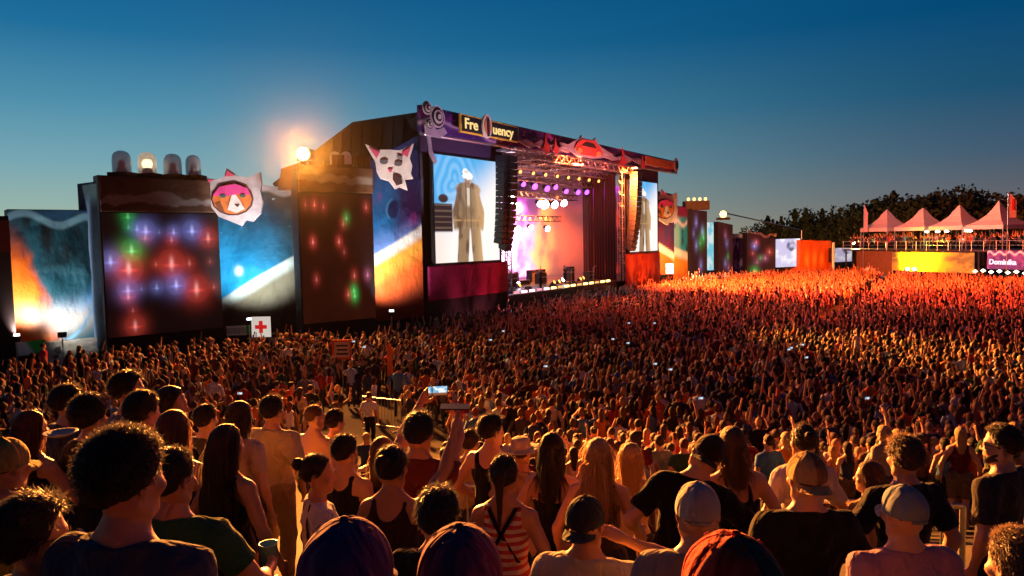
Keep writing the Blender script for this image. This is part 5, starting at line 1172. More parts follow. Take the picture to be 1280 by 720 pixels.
# ---- headwear (head-local grids)
def cap_dome(K, r=(.091, .113, .106), zc=.152, nu=72, nv=20, a0=0, a1=2 * PI, zlow=-.12, seam=True, seed=1):
    a = np.linspace(a0, a1, nu); t = np.linspace(.02, 1, nv); Aa, T = np.meshgrid(a, t); ph = T * (PI / 2 + .22)
    rr = np.sin(ph); x = np.cos(Aa) * rr * r[0]; y = np.sin(Aa) * rr * r[1]; z = np.cos(ph) * r[2]
    k = 1 + .006 * np.sin(Aa * 7 + seed + 3 * T) + .006 * np.sin(Aa * 3 + T * 9 + seed)
    if seam:
        ds = np.abs(((Aa + PI / 6) / (PI / 3) + .5) % 1 - .5) * (PI / 3); k = k - .016 * np.exp(-(ds / .03) ** 2) + .010 * np.exp(-((ds - .06) / .025) ** 2)
    x, y, z = x * k, y * k, z * k; P = np.stack([x, y - .006, z + zc], -1)
    inner = P * 1.0; inner[..., 0] *= .965; inner[..., 1] *= .965; inner[..., 2] -= .003
    V = np.concatenate([P.reshape(-1, 3), inner.reshape(-1, 3)]); i = np.arange(nu * nv).reshape(nv, nu); o = nu * nv
    F = np.stack([i[:-1, :-1].ravel(), i[1:, :-1].ravel(), i[1:, 1:].ravel(), i[:-1, 1:].ravel()], 1)
    G_ = F[:, ::-1] + o; rim = np.stack([i[-1, :-1], i[-1, :-1] + o, i[-1, 1:] + o, i[-1, 1:]], 1)
    parts = [F, G_, rim]
    for cidx, fl in ((0, 1), (nu - 1, 0)):
        e = np.stack([i[:-1, cidx], i[1:, cidx], i[1:, cidx] + o, i[:-1, cidx] + o], 1); parts.append(e)
    return V @ K['RH'].T + K['head'], np.concatenate(parts)
def cap_brim(K, back=False, L=.072, tilt=.12, r=(.091, .114), zc=.124, half=1.05):
    nu, nv = 25, 7; a = np.linspace(-half, half, nu); t = np.linspace(0, 1, nv); Aa, T = np.meshgrid(a, t)
    x = np.sin(Aa) * r[0] * (1 + .02 * T); y0 = np.cos(Aa) * r[1]; ext = L * T * np.cos(Aa / half * PI / 2 * .96) ** .55; y = y0 + ext
    z = zc - .30 * (x ** 2) / .09 * .9 - tilt * ext * 1.0 - .012 * T
    if back: y = -y; x = -x
    P = np.stack([x, y - .006, z], -1); Q = P.copy(); Q[..., 2] -= .004; V = np.concatenate([P.reshape(-1, 3), Q.reshape(-1, 3)]); i = np.arange(nu * nv).reshape(nv, nu); o = nu * nv
    F = np.stack([i[:-1, :-1].ravel(), i[:-1, 1:].ravel(), i[1:, 1:].ravel(), i[1:, :-1].ravel()], 1); ring = np.concatenate([i[0, :], i[1:, -1], i[-1, -2::-1], i[-2:0:-1, 0]]); rm = np.stack([ring, ring + o, np.roll(ring, -1) + o, np.roll(ring, -1)], 1)
    return V @ K['RH'].T + K['head'], np.concatenate([F[:, ::-1], F + o, rm])
def revolve(prof, n=28, ex=1.0):
    a = np.linspace(0, 2 * PI, n, endpoint=False); pr = np.array(prof); V = np.stack([np.outer(pr[:, 0], np.cos(a)), np.outer(pr[:, 0], np.sin(a)) * ex, np.repeat(pr[:, 1][:, None], n, 1)], -1).reshape(-1, 3)
    i = np.arange(len(pr) * n).reshape(len(pr), n); j = np.roll(i, -1, 1); return V, np.stack([i[:-1].ravel(), j[:-1].ravel(), j[1:].ravel(), i[1:].ravel()], 1)
SKIN = {'light': (.52, .27, .17), 'tan': (.40, .19, .11), 'brown': (.22, .10, .06)}
def skin_m(k): return mat('skin_' + k, SKIN[k], .5, noise=.06, nscale=12, bump=.12, bscale=120, spec=.4, sss=.08)
HAIRC = {'black': (.010, .007, .006), 'brown': (.030, .015, .008), 'light_brown': (.09, .045, .02), 'blonde': (.36, .21, .09), 'auburn': (.10, .028, .010), 'grey': (.25, .23, .2)}
def hair_m(k, strands=False):
    key = ('hair', k, strands)
    if key in _mats: return _mats[key]
    m = mat('hair_%s%s' % (k, '_strands' if strands else ''), HAIRC[k], .62 if not strands else .45, noise=.4, nscale=30, spec=.25 if not strands else .5)
    t = m.node_tree; b = t.nodes['Principled BSDF']
    if strands:                                            # thin strands let the light from behind through
        tr = t.nodes.new('ShaderNodeBsdfTranslucent'); tr.inputs[0].default_value = (*[min(.9, .10 + c * 2.2) for c in HAIRC[k]], 1)
        mx = t.nodes.new('ShaderNodeMixShader'); mx.inputs[0].default_value = .38; t.links.new(b.outputs[0], mx.inputs[1]); t.links.new(tr.outputs[0], mx.inputs[2]); t.links.new(mx.outputs[0], t.nodes['Material Output'].inputs[0])
    else:                                                  # combed relief
        tc = t.nodes.new('ShaderNodeTexCoord'); mp = t.nodes.new('ShaderNodeMapping'); mp.inputs['Scale'].default_value = (1, .55, .10); n2 = t.nodes.new('ShaderNodeTexNoise'); n2.inputs['Scale'].default_value = 130; n2.inputs['Detail'].default_value = 3
        t.links.new(tc.outputs['Object'], mp.inputs[0]); t.links.new(mp.outputs[0], n2.inputs['Vector']); bp = t.nodes.new('ShaderNodeBump'); bp.inputs['Strength'].default_value = .9; bp.inputs['Distance'].default_value = .02; t.links.new(n2.outputs[0], bp.inputs['Height']); t.links.new(bp.outputs[0], b.inputs['Normal'])
    _mats[key] = m
    return m
def cloth_m(name, col):
    m = mat(name, col, .92, noise=.14, nscale=9, bump=.18, bscale=260, spec=.12, sheen=.08); t = m.node_tree
    if 'folds' not in t.nodes:                             # soft creases under the weave
        bp = [n for n in t.nodes if n.type == 'BUMP'][0]; tc = [n for n in t.nodes if n.type == 'TEX_COORD'][0]
        n3 = t.nodes.new('ShaderNodeTexNoise'); n3.name = 'folds'; n3.inputs['Scale'].default_value = 9; n3.inputs['Detail'].default_value = 2.5; n3.inputs['Distortion'].default_value = 1.6
        mp = t.nodes.new('ShaderNodeMapping'); mp.inputs['Scale'].default_value = (1, 1, .55); t.links.new(tc.outputs['Object'], mp.inputs[0]); t.links.new(mp.outputs[0], n3.inputs['Vector'])
        b2 = t.nodes.new('ShaderNodeBump'); b2.inputs['Strength'].default_value = .75; b2.inputs['Distance'].default_value = .05; t.links.new(n3.outputs[0], b2.inputs['Height']); t.links.new(b2.outputs[0], bp.inputs['Normal'])
    return m
def stripe_mat(name, cols, period, axis='z'):
    m = bpy.data.materials.new(name); m.use_nodes = True; t = m.node_tree; b = t.nodes['Principled BSDF']; tc = t.nodes.new('ShaderNodeTexCoord'); sp_ = t.nodes.new('ShaderNodeSeparateXYZ'); t.links.new(tc.outputs['Object'], sp_.inputs[0])
    mu = t.nodes.new('ShaderNodeMath'); mu.operation = 'MULTIPLY'; mu.inputs[1].default_value = 1 / period; t.links.new(sp_.outputs[2], mu.inputs[0]); fr = t.nodes.new('ShaderNodeMath'); fr.operation = 'FRACT'; t.links.new(mu.outputs[0], fr.inputs[0])
    cr_ = t.nodes.new('ShaderNodeValToRGB'); cr_.color_ramp.interpolation = 'CONSTANT'; cr_.color_ramp.elements[0].color = (*cols[0], 1); cr_.color_ramp.elements[1].color = (*cols[1], 1); cr_.color_ramp.elements[1].position = .5
    t.links.new(fr.outputs[0], cr_.inputs[0]); t.links.new(cr_.outputs[0], b.inputs['Base Color']); b.inputs['Roughness'].default_value = .9; return m
def npm(parent, name, VF, m, sc_, smooth=True): return npmesh(name, VF[0] * sc_, VF[1], m, parent, smooth)
def set_local(o, parent): o.parent = parent; return o

def make_person(label, px, hy, d, face=None, H=None, q=1.0, group=None, **sp):
    """px, hy: photo pixel of the head centre, d: distance; face: turn from facing straight away (radians, + = left)"""
    d = d * 1.07 if d > 3.6 else d; hp = at(px, hy, d); g = tz(d, hp.x); H = H or (hp.z - g) / .935; H = max(1.50, min(1.86, H)); s = H / 1.75
    if face is None: face = -math.atan2(8 - hp.x, 66 - d)
    K = skeleton(sp); hc = K['head'] + K['RH'] @ A3(0, 0, .13); off = np.array(Matrix.Rotation(face, 3, 'Z')) @ (hc * s)
    t = thing('person', label, 'person', (hp.x - off[0], d - off[1], min(g, hp.z - off[2]) if abs(hp.z - off[2] - g) > .02 else g), face, group)
    res = .016 if d < 3 else (.019 if d < 5 else .022); hh = .0085 if d < 3.2 else .011; ha = (.006 if sp.get('handsfine') else .0095)
    seed = int(px * 7 + hy) % 1000
    npm(t, 'body', body_mesh(sp, K, res, hh, ha), skin_m(sp.get('skin', 'light')), s)
    if sp.get('top', 'tee') != 'none':
        kind = sp.get('top', 'tee'); m = sp.get('top_m') or cloth_m('shirt_fabric', sp.get('topc', (.03, .03, .04)))
        sh = npm(t, 'shirt' if kind in ('tee', 'bag', 'long') else 'tank_top', top_mesh(sp, K, res * .8, kind, seed), m, s)
    bk = sp.get('bottom', 'trousers'); npm(t, bk, bottom_mesh(sp, K, .024, bk, seed), cloth_m('trouser_fabric', sp.get('botc', (.02, .02, .03))), s)
    st = sp.get('hair', 'short'); hat = sp.get('hat')
    if st != 'none':
        th = sp.get('hthick', {'curly': .034, 'short': .016, 'tousled': .020, 'buzz': .004, 'long': .010, 'bob': .012, 'wavy': .014, 'bun': .010, 'ponytail': .010}[st])
        if hat: th = min(th, .002)
        hc_ = sp.get('hairc', 'brown'); ho = npm(t, 'hair', hair_shell(sp, K, .009 if d < 3 else .012, st, seed, th), hair_m(hc_), s)
        if not (hat and st in ('short', 'buzz', 'curly', 'tousled')):
            n = int({'curly': 5200, 'short': 3600, 'tousled': 4200, 'buzz': 1500, 'long': 2600, 'bob': 2400, 'wavy': 2600, 'bun': 1800, 'ponytail': 1800}[st] * (1.5 if d < 3 else .8 if d < 5 else .5)); wd = .0022 if d < 3 else .0034 if d < 5 else .0042
            vf = hair_strands(sp, K, st, seed, n, wd * (1.3 if st in ('long', 'wavy', 'bob') else 1), th)
            so_ = npm(ho, 'hair_strands', vf, hair_m(hc_, True), s, False)
    if hat:
        hk, hc1 = hat[0], hat[1]; m1 = cloth_m('hat_fabric', hc1); m2 = cloth_m('hat_brim_fabric', hat[2] if len(hat) > 2 and hat[2] else hc1)
        if hk in ('cap', 'capback', 'beanie'):
            if sp.get('panels'):
                co = bpy.data.objects.new('cap', None); link(co, t); pc = sp['panels']
                for k in range(6):
                    a0 = -PI / 6 + k * PI / 3; npm(co, 'cap_panel', cap_dome(K, a0=a0, a1=a0 + PI / 3, nu=14, seed=seed), cloth_m('cap_panel_fabric', pc[k % len(pc)]), s)
            else: co = npm(t, 'cap', cap_dome(K, r=(.091, .114, .120) if hk == 'beanie' else (.091, .113, .106), seam=hk != 'beanie', seed=seed), m1, s)
            if hk != 'beanie':
                npm(co, 'brim', cap_brim(K, hk == 'capback', L=sp.get('brimL', .072)), m2, s)
                V, F = revolve([(0, .008), (.006, .007), (.009, .003), (.009, 0)], 12); V = (V + A3(0, -.006, .152 + .1055)) @ K['RH'].T + K['head']; npm(co, 'button', (V, F), m1, s)
                if hk == 'cap':
                    # adjuster opening with strap at the back
                    a = np.linspace(PI * 1.5 - .42, PI * 1.5 + .42, 15); V = []; 
                    for dr_ in (1.012, 1.035):
                        for z_ in (.118, .134): V.append(np.stack([np.cos(a) * .0905 * dr_, np.sin(a) * .1135 * dr_ - .006, 0 * a + z_], 1))
                    V = np.concatenate(V); i = np.arange(60).reshape(4, 15); F = [];
                    for x0, x1 in ((2, 3), (1, 0), (3, 1), (0, 2)): F.append(np.stack([i[x0][:-1], i[x0][1:], i[x1][1:], i[x1][:-1]], 1))
                    npm(co, 'strap', (V @ K['RH'].T + K['head'], np.concatenate(F)), m2, s)
        elif hk == 'sunhat':
            V, F = revolve([(0, .088), (.05, .086), (.078, .070), (.088, .03), (.090, 0), (.13, -.012), (.165, -.010), (.166, -.015), (.13, -.017), (.088, -.006)], 32, 1.18); V = (V + A3(0, -.005, .185)) @ K['RH'].T + K['head']; npm(t, 'hat', (V, F), m1, s)
    if sp.get('panels'):
        for k in range(6):                                      # ventilation eyelets
            a0 = k * PI / 3; th_ = .62; c_ = A3(math.cos(a0) * math.sin(th_) * .093, math.sin(a0) * math.sin(th_) * .115 - .006, math.cos(th_) * .108 + .152); nn_ = A3(c_[0] / .0083, (c_[1] + .006) / .0128, (c_[2] - .152) / .0112); nn_ /= np.linalg.norm(nn_)
            V, F = revolve([(.0035, .0), (.0035, .0015), (.0055, .0015), (.0062, 0)], 10); zz = Vector(nn_); xx = zz.orthogonal().normalized(); yy = zz.cross(xx); Rm = np.array([list(xx), list(yy), list(zz)]); npm(co, 'eyelet', ((V @ Rm + c_) @ K['RH'].T + K['head'], F), m2, s)
    if sp.get('straps'):                                        # two straps crossing or parallel on the back
        sc_c = sp['straps']; up = K['up']; R = K['R']; m = cloth_m('strap_fabric', sc_c[1])
        lines = [((-.09, 1.46), (.10, 1.12)), ((.09, 1.46), (-.10, 1.12))] if sc_c[0] == 'cross' else [((-.09, 1.47), (-.08, 1.10)), ((.09, 1.47), (.08, 1.10))]
        for (x0, z0), (x1, z1) in lines:
            tt = np.linspace(0, 1, 14); pts = np.array([up((x0 + (x1 - x0) * u_, 0, z0 + (z1 - z0) * u_)) for u_ in tt])
            bk_ = R @ A3(0, -1, 0); P = pts + bk_ * .25
            for _ in range(24): P = P - bk_ * np.clip(smin(f_torso(P, K, .018), f_neck(P, K, .01), .03), -.05, .05)[:, None] * .9
            sd = R @ A3(.013, 0, 0); V = np.concatenate([P - sd, P + sd, P - sd - bk_ * .006, P + sd - bk_ * .006]); i = np.arange(56).reshape(4, 14); F = np.concatenate([np.stack([i[a_][:-1], i[a_][1:], i[b_][1:], i[b_][:-1]], 1) for a_, b_ in ((0, 1), (3, 2), (2, 0), (1, 3))])
            npm(t, 'shoulder_strap', (V, F), m, s, False)
    if sp.get('beard'):
        def fbd(P):
            q = (P - K['head']) @ K['RH']; d = f_head(P, K, .005) + .0025 * np.sin(q[:, 0] * 210) * np.sin(q[:, 2] * 190)
            d = smax(d, q[:, 2] - (.058 + .55 * np.maximum(0, .075 - q[:, 1])), .008); d = smax(d, .006 - q[:, 1], .008); return smax(d, -(q[:, 2] + .012), .01)
        cb = K['head'] + K['RH'] @ A3(0, .05, .05); npm(t, 'beard', nets(fbd, cb - A3(.12, .12, .12), cb + A3(.12, .12, .12), .009), hair_m(sp.get('hairc', 'brown')), s)
    if sp.get('glasses'):
        mb = MB(); RH = Matrix(K['RH'].tolist()); hd = Vector(K['head']); gl = lambda x, y, z: tuple((hd + RH @ Vector((x, y, z))) * s)
        zz, yy = (.128, .108) if sp['glasses'] == 'on' else (.225, .070)
        for sg in (-1, 1):
            mb.lathe([(.024 * s, -.002 * s), (.024 * s, .002 * s), (0, .002 * s), (0, -.002 * s), (.024 * s, -.002 * s)], gl(sg * .034, yy, zz), 12, X=RH @ Vector((1, 0, 0)), Y=RH @ Vector((0, 0, 1)), Z=RH @ Vector((0, 1, 0)))
            mb.tube(gl(sg * .058, yy, zz + .005), gl(sg * .084, .01, zz + (.003 if sp['glasses'] == 'on' else -.05)), .0025 * s, n=5)
        mb.tube(gl(-.012, yy, zz), gl(.012, yy, zz), .0025 * s, n=5); mb.build('glasses', mat('black_glasses', (.01, .01, .01), .2), t, local=True)
    M = np.array(world(t)); W = lambda p: Vector((M[:3, :3] @ (np.asarray(p) * s)) + M[:3, 3])
    return t, K, W, s
# ------------------------------------------------------------------ the people in front, left to right
BLK = (.008, .008, .010); NAVY = (.018, .026, .055); WHT_ = (.62, .58, .55); GRY = (.10, .10, .11); BEI = (.36, .29, .20)
FG = []
def FP(*a, **k):
    r = make_person(*a, **k); FG.append(r); return r
big = FP('large man with thick curly dark hair and blue grey t-shirt, nearest at the left', 155, 598, 2.02, face=-.30, hyaw=-.12, sex='m', hair='curly', hairc='black', hthick=.020, topc=(.030, .04, .07), skin='tan', armL='down', armR='down')
FP('person with dark bushy hair in the bottom left corner, hand near the chin', 40, 672, 2.15, face=-.55, hyaw=-.35, hair='tousled', hairc='black', hthick=.026, topc=BLK, skin='tan', armR='face', glasses='on', handsfine=True)
gm_ = FP('man in green t-shirt with pale lettering half hidden behind the large curly man', 214, 598, 3.15, face=-.1, hyaw=-.25, hair='short', hairc='black', topc=(.02, .085, .035), skin='tan', armR=(.30, .28, 1.12), armL='down', curlR=1.0, handsfine=True)
FP('person in yellow sleeveless top and yellow cap at the left edge', 6, 582, 3.3, face=-.2, hair='short', hairc='brown', top='tank', topc=(.35, .28, .03), hat=('cap', (.28, .20, .05)), armR='front', skin='tan')
FP('girl with long reddish hair holding a pale plate, near the left edge', 38, 536, 4.3, face=-.35, hyaw=-.1, sex='f', hair='long', hairc='auburn', hlen=.34, top='tank', topc=BLK, armR=(.12, .33, 1.14), curlR=.8)
FP('man with dark hair in dark t-shirt beside the girl with the plate', 84, 503, 5.0, face=-.5, hyaw=-.2, hair='tousled', hairc='black', hthick=.018, topc=(.05, .05, .06))
FP('person with bushy curly hair to the shoulders left of the large man', 112, 520, 4.4, face=-.35, sex='f', hair='curly', hairc='black', hthick=.036, topc=(.02, .02, .02))
FP('man in blue grey t-shirt looking right, above the large curly man', 160, 488, 4.9, face=-.75, hyaw=-.45, hair='tousled', hairc='black', hthick=.016, topc=(.10, .13, .20), skin='tan')
FP('dark haired person just above the top of the large man', 178, 515, 4.2, face=-.4, hair='short', hairc='black', hthick=.02, topc=BLK)
FP('woman with sunglasses pushed up on her dark hair, left of centre', 214, 506, 4.6, face=-1.0, hyaw=-.5, sex='f', hair='bob', hairc='black', top='tank', topc=BLK, glasses='up', skin='tan')
FP('girl with wavy ginger hair and bare shoulders beside the woman with sunglasses', 217, 538, 4.0, face=-.2, sex='f', hair='wavy', hairc='auburn', hlen=.24, top='strap', topc=BLK, skin='tan')
FP('young man with short dark hair between the ginger girl and the long haired girl', 257, 524, 5.3, face=-.35, hair='short', hairc='black', topc=(.06, .05, .05))
FP('girl with long brown hair in black tank top and black skirt, arm at her side', 283, 556, 3.85, face=-.45, hyaw=-.12, sex='f', hair='long', hairc='brown', hlen=.40, top='tank', topc=BLK, bottom='skirt', botc=BLK, armR=(.30, .10, .90), handsfine=True, skin='tan')
FP('girl with long dark hair and cream top, behind the girl in the black skirt', 300, 521, 4.9, face=-.5, sex='f', hair='long', hairc='brown', hlen=.25, topc=(.45, .36, .26))
FP('man in beige short sleeved shirt and khaki trousers seen from behind', 340, 513, 5.5, face=-.35, hair='tousled', hairc='black', hthick=.018, top='bag', loose=.022, hem=.86, topc=BEI, botc=(.20, .14, .08), skin='tan', armL=(-.24, .10, .93), armR=(.26, .05, .92))
FP('shirtless man with close cropped hair', 393, 521, 6.0, face=-.55, hyaw=-.3, hair='buzz', hairc='light_brown', top='none', skin='light')
FP('man in grey t-shirt with dark hair standing right of the shirtless man', 419, 527, 6.1, face=-.6, hair='short', hairc='black', topc=(.20, .17, .15))
FP('man with dark curly hair and black tank top behind the ponytail woman', 431, 564, 4.8, face=-.45, hair='tousled', hairc='black', hthick=.018, top='tank', topc=BLK)
FP('woman in profile with a low bun and white top with dark straps, looking right', 397, 592, 4.0, face=-1.15, hyaw=-.35, sex='f', hair='bun', hairc='black', topc=(.50, .47, .50), straps=('par', BLK), skin='tan', armR='down', handsfine=False)
FP('person in dark purple cap with curved top, nearest at the bottom centre left', 434, 726, 1.38, face=-.15, hair='short', hairc='black', hat=('cap', (.075, .020, .075)), panels=[(.12, .032, .095)], topc=(.03, .02, .03), hthick=.004)
FP('person in plum and rust cap at the bottom centre', 576, 728, 1.46, face=-.1, hair='short', hairc='black', hat=('cap', (.07, .02, .06)), panels=[(.15, .04, .075)], topc=(.03, .02, .03), hthick=.004)
arm_w = FP('woman with dark pinned hair raising her right arm high with a flat device', 490, 584, 3.85, face=-.25, sex='f', hair='bun', hairc='black', hthick=.014, top='tank', topc=(.03, .02, .02), armR=(.36, .22, 1.92), armL='down', curlR=1.2, handsfine=True, skin='tan')
ph_m = FP('man with dark hair in dark red t-shirt filming with a lit phone held overhead', 524, 541, 4.6, face=-.3, hair='tousled', hairc='black', hthick=.018, topc=(.10, .018, .015), armL=(-.16, .38, 1.74), armR=(.10, .40, 1.74), curlL=1.1, curlR=1.1, handsfine=True, skin='tan')
FP('girl with light brown hair and lit hair edge, left of the dark haired woman', 478, 566, 4.9, face=-.4, sex='f', hair='long', hairc='light_brown', hlen=.2, topc=(.05, .03, .03))
FP('person with short black hair low in the frame between the two purple caps', 548, 645, 3.1, face=-.2, hair='tousled', hairc='black', hthick=.02, topc=BLK)
FP('man in black tank top with spiky hair looking right, near the barrier', 614, 538, 5.4, face=-.6, hyaw=-.35, hair='tousled', hairc='black', hthick=.016, top='tank', topc=BLK, armL='hip', armR='front')
FP('small person behind the barrier left of the spiky haired man', 588, 553, 6.0, face=-.5, hair='short', hairc='brown', topc=(.30, .18, .10))
FP('woman with dark braided ponytail and red and white striped top with crossed straps', 630, 594, 3.9, face=-.22, sex='f', hair='ponytail', hairc='brown', top='tank', top_m=stripe_mat('red_white_stripes', ((.35, .035, .05), (.48, .40, .36)), .048), straps=('cross', BLK), skin='tan')
FP('person in pale brimmed sun hat behind the striped top woman', 651, 566, 5.2, face=-.3, sex='f', hair='short', hairc='brown', hat=('sunhat', (.55, .42, .25)), topc=(.3, .2, .12), skin='tan')
FP('woman with long straight black hair and black open backed top', 690, 562, 4.7, face=-.35, sex='f', hair='long', hairc='black', hlen=.34, top='strap', topc=BLK, bottom='skirt', botc=BLK)
FP('woman with long straight blonde hair seen from behind', 748, 570, 4.4, face=-.25, sex='f', hair='long', hairc='blonde', hlen=.42, top='tank', topc=(.05, .03, .03))
FP('blonde woman with wavy hair and bare shoulders right of the straight haired blonde', 788, 573, 4.9, face=-.15, hyaw=.1, sex='f', hair='wavy', hairc='blonde', hlen=.24, top='strap', topc=(.40, .28, .20))
FP('man in backwards black cap and sand coloured shirt with a hand at his ear', 732, 652, 3.1, face=-.35, hyaw=-.15, hair='short', hairc='black', hat=('capback', (.020, .022, .026), (.02, .035, .045)), top='bag', topc=(.42, .37, .29), armR=(.16, .12, 1.52), hintR=(1, .2, -.8), curlR=.8, handsfine=True, skin='tan')
FP('man in black t-shirt and black cap leaning his head towards the blonde woman', 884, 560, 4.1, face=-.2, lean=(.10, .22), hroll=.30, hair='short', hairc='brown', hat=('capback', (.018, .012, .012)), top='bag', topc=BLK, armL=(-.26, .12, 1.02), armR=(.34, .22, 1.30), botc=(.16, .12, .09), skin='light')
FP('blonde woman in dark strap top leaning against the man in the black cap', 916, 556, 4.45, face=-.05, hyaw=.15, lean=(0, -.06), sex='f', hair='long', hairc='light_brown', hlen=.24, top='strap', topc=BLK)
FP('person in pale grey beige cap seen from behind', 872, 640, 2.75, face=-.15, hair='short', hairc='brown', hat=('cap', (.34, .32, .28)), topc=(.22, .20, .18))
FP('person in bright red cap with olive and black panels, nearest at the bottom edge', 914, 748, 1.30, face=.25, hroll=.05, hair='short', hairc='black', hat=('capback', (.40, .03, .02), (.42, .03, .02)), panels=[(.60, .03, .015), (.24, .13, .03), (.60, .03, .015), (.60, .03, .015), (.60, .03, .015), (.05, .04, .02)], brimL=.06, topc=(.03, .03, .03), hthick=.004)
FP('man in backwards gold and brown cap and plain black t-shirt', 1008, 596, 3.5, face=-.05, hyaw=.1, hair='short', hairc='brown', hat=('capback', (.36, .22, .08), (.34, .20, .08)), panels=[(.40, .26, .10), (.40, .26, .10), (.14, .07, .03), (.40, .26, .10), (.30, .2, .1), (.14, .07, .03)], topc=BLK, top='bag', skin='light', armR='down')
FP('woman with dark bun and white t-shirt behind the man in the gold cap', 1004, 552, 4.7, face=0, sex='f', hair='bun', hairc='brown', topc=(.45, .42, .42), top='bag')
FP('man in faded blue cap and pale pink t-shirt', 1130, 640, 3.0, face=.1, hair='short', hairc='brown', hat=('cap', (.16, .20, .23)), topc=(.34, .17, .24), top='bag', skin='light')
FP('young man with tousled brown hair in a black vest, arm resting on the barrier', 1131, 572, 4.0, face=.15, hair='tousled', hairc='light_brown', hthick=.022, top='bag', topc=(.012, .012, .014), armL=(-.34, .22, 1.15), armR='down')
FP('girl with light brown hair leaning on the barrier and turned to the left', 1087, 596, 4.7, face=.5, hyaw=.5, sex='f', hair='bob', hairc='light_brown', topc=(.35, .22, .12), armL='front', armR='front')
FP('bearded man with glasses in a dark grey t-shirt at the right edge', 1253, 556, 4.2, face=.55, hyaw=.35, hair='short', hairc='brown', hthick=.014, top='bag', topc=(.045, .038, .035), glasses='on', beard=True, armL='down', armR='down')
FP('person in grey top cut off by the bottom right corner', 1274, 708, 2.15, face=.2, hair='short', hairc='light_brown', topc=(.14, .12, .11), top='bag')

# things they hold
def phone(c, X, Y, label, lit=True, w_=.15, h_=.075, e=3.0, group=None):
    X = Vector(X).normalized(); Y = Vector(Y).normalized(); Z = X.cross(Y)
    t = thing('mobile_phone', label, 'phone', c, group=group)
    MB().box(c, w_, h_, .009, X=X, Y=Y, Z=Z).build('phone_body', mat('phone_black', (.012, .012, .014), .3), t)
    if lit: 
        A_ = Vector(c) + Z * .0062; q = [A_ - X * w_ * .46 - Y * h_ * .44, A_ + X * w_ * .46 - Y * h_ * .44, A_ + X * w_ * .46 + Y * h_ * .44, A_ - X * w_ * .46 + Y * h_ * .44]
        printed('phone_screen', *q, lambda u, v: mixc(mixc(mixc(np.zeros((len(u), 3)) + np.array((.18, .45, .75)), (.95, .95, .9), sst(.55, .7, fbm(u * 5, v * 3, 4))), (.25, .08, .03), sst(.35, .25, v)), (.02, .02, .03), np.exp(-((u - .2) / .05) ** 2)), t, emit=1.1, nu=24, nv=14, thick=.001)
    return t
t, K, W, s = ph_m
a, b = W(K['WL']), W(K['WR']); c = (a + b) / 2; c = Vector((c.x, c.y + .02, c.z + .10)); tocam = (Vector((0, 0, ZC)) - c).normalized(); Xp = Vector((0, 0, 1)).cross(tocam).normalized(); phone(c, Xp, tocam.cross(Xp), 'lit phone filming the stage, held up in both hands above the crowd')
t, K, W, s = arm_w
c = W(K['WR']) + Vector((0, .01, .115)); phone(c, (1, .1, -.05), (0, 1, .12), 'dark flat device lying on the fingers of the raised right hand', lit=False, w_=.17, h_=.09)
t, K, W, s = gm_
c = W(K['WR'] + A3(-.04, .07, .02)); t2 = thing('plastic_cup', 'translucent blue plastic cup held by the man in green', 'cup', c)
cm_ = bpy.data.materials.new('blue_cup_plastic'); cm_.use_nodes = True; bb = cm_.node_tree.nodes['Principled BSDF']; bb.inputs['Base Color'].default_value = (.12, .30, .48, 1); bb.inputs['Roughness'].default_value = .25; bb.inputs['Alpha'].default_value = .85
MB().lathe([(0, -.07), (.032, -.07), (.044, .06), (.047, .062), (.047, .066), (.042, .064), (.030, -.066), (0, -.066)], c, 20).build('cup_wall', cm_, t2, True)
MB().lathe([(0, .030), (.037, .030), (.0375, .034), (0, .034)], c, 20).build('drink', mat('pale_drink', (.25, .35, .40), .1), t2)
# lettering on the green shirt
M4 = world(gm_[0]); Kg = gm_[1]
def back_point(K, x, z, off=.02):
    p = A3(*K['up']((x, 0, z))); bk = K['R'] @ A3(0, -1, 0); P = (p + bk * .25)[None]
    for _ in range(30): P = P - bk * np.clip(f_torso(P, K, off), -.05, .05)[:, None] * .9
    return P[0]
p = gm_[2](back_point(Kg, -.02, 1.33, .022)); Rw = M4.to_3x3(); Nf_ = (Rw @ Vector((0, -1, 0))).normalized(); Xd = (Rw @ Vector((1, 0, 0))).normalized()
text('S', p - Xd * .05 + Nf_ * .004, .11, Xd, Nf_, mat('pale_print_ink', (.5, .5, .45)), gm_[0], 'shirt_print', bold=.004, ext=.001)
# plate in the girl's hand
t3 = at(76, 543, 3.95); t2 = thing('paper_plate', 'pale round paper plate held by the girl with long reddish hair', 'plate', t3)
MB().lathe([(0, 0), (.055, 0), (.085, .016), (.087, .014), (.057, -.004), (0, -.004)], t3, 24).build('plate_disc', mat('paper_white', (.4, .38, .34), .6), t2, True)

# ------------------------------------------------------------------ barriers along the edge of the bank
def barrier(a, b, label, grp, yz=None, h=1.1):
    a = Vector(a); b = Vector(b); d = (b - a); L = d.length; d.normalize(); t = thing('crowd_barrier', label, 'barrier', a, group=grp); n = Vector((-d.y, d.x, 0)).normalized()
    za, zb = Vector((0, 0, h)), Vector((0, 0, .15)); m = M_STEEL
    MB().tube(a + za, b + za, .021).tube(a + zb, b + zb, .018).tube(a, a + za, .021).tube(b, b + za, .021).build('frame', m, t)
    first = None; k = int(L / .13)
    for j in range(1, k):
        p = a + (b - a) * (j / k)
        if first is None: first = MB().tube(p + zb, p + za, .008, n=6, cap=False).build('upright_bar', m, t); p1 = p
        else: o = first.copy(); link(o, t); o.location = Vector(o.location) + (p - p1)
    for q_ in (a + (b - a) * .12, a + (b - a) * .88): MB().box(q_ + Vector((0, 0, .02 - .0)), .5, .05, .03, X=n, Y=d).tube(q_, q_ + zb, .018).build('foot', m, t)
    return t
bp = [(-.85, 6.35), (1.15, 5.55), (3.15, 4.95), (5.2, 4.6), (7.2, 4.4)]
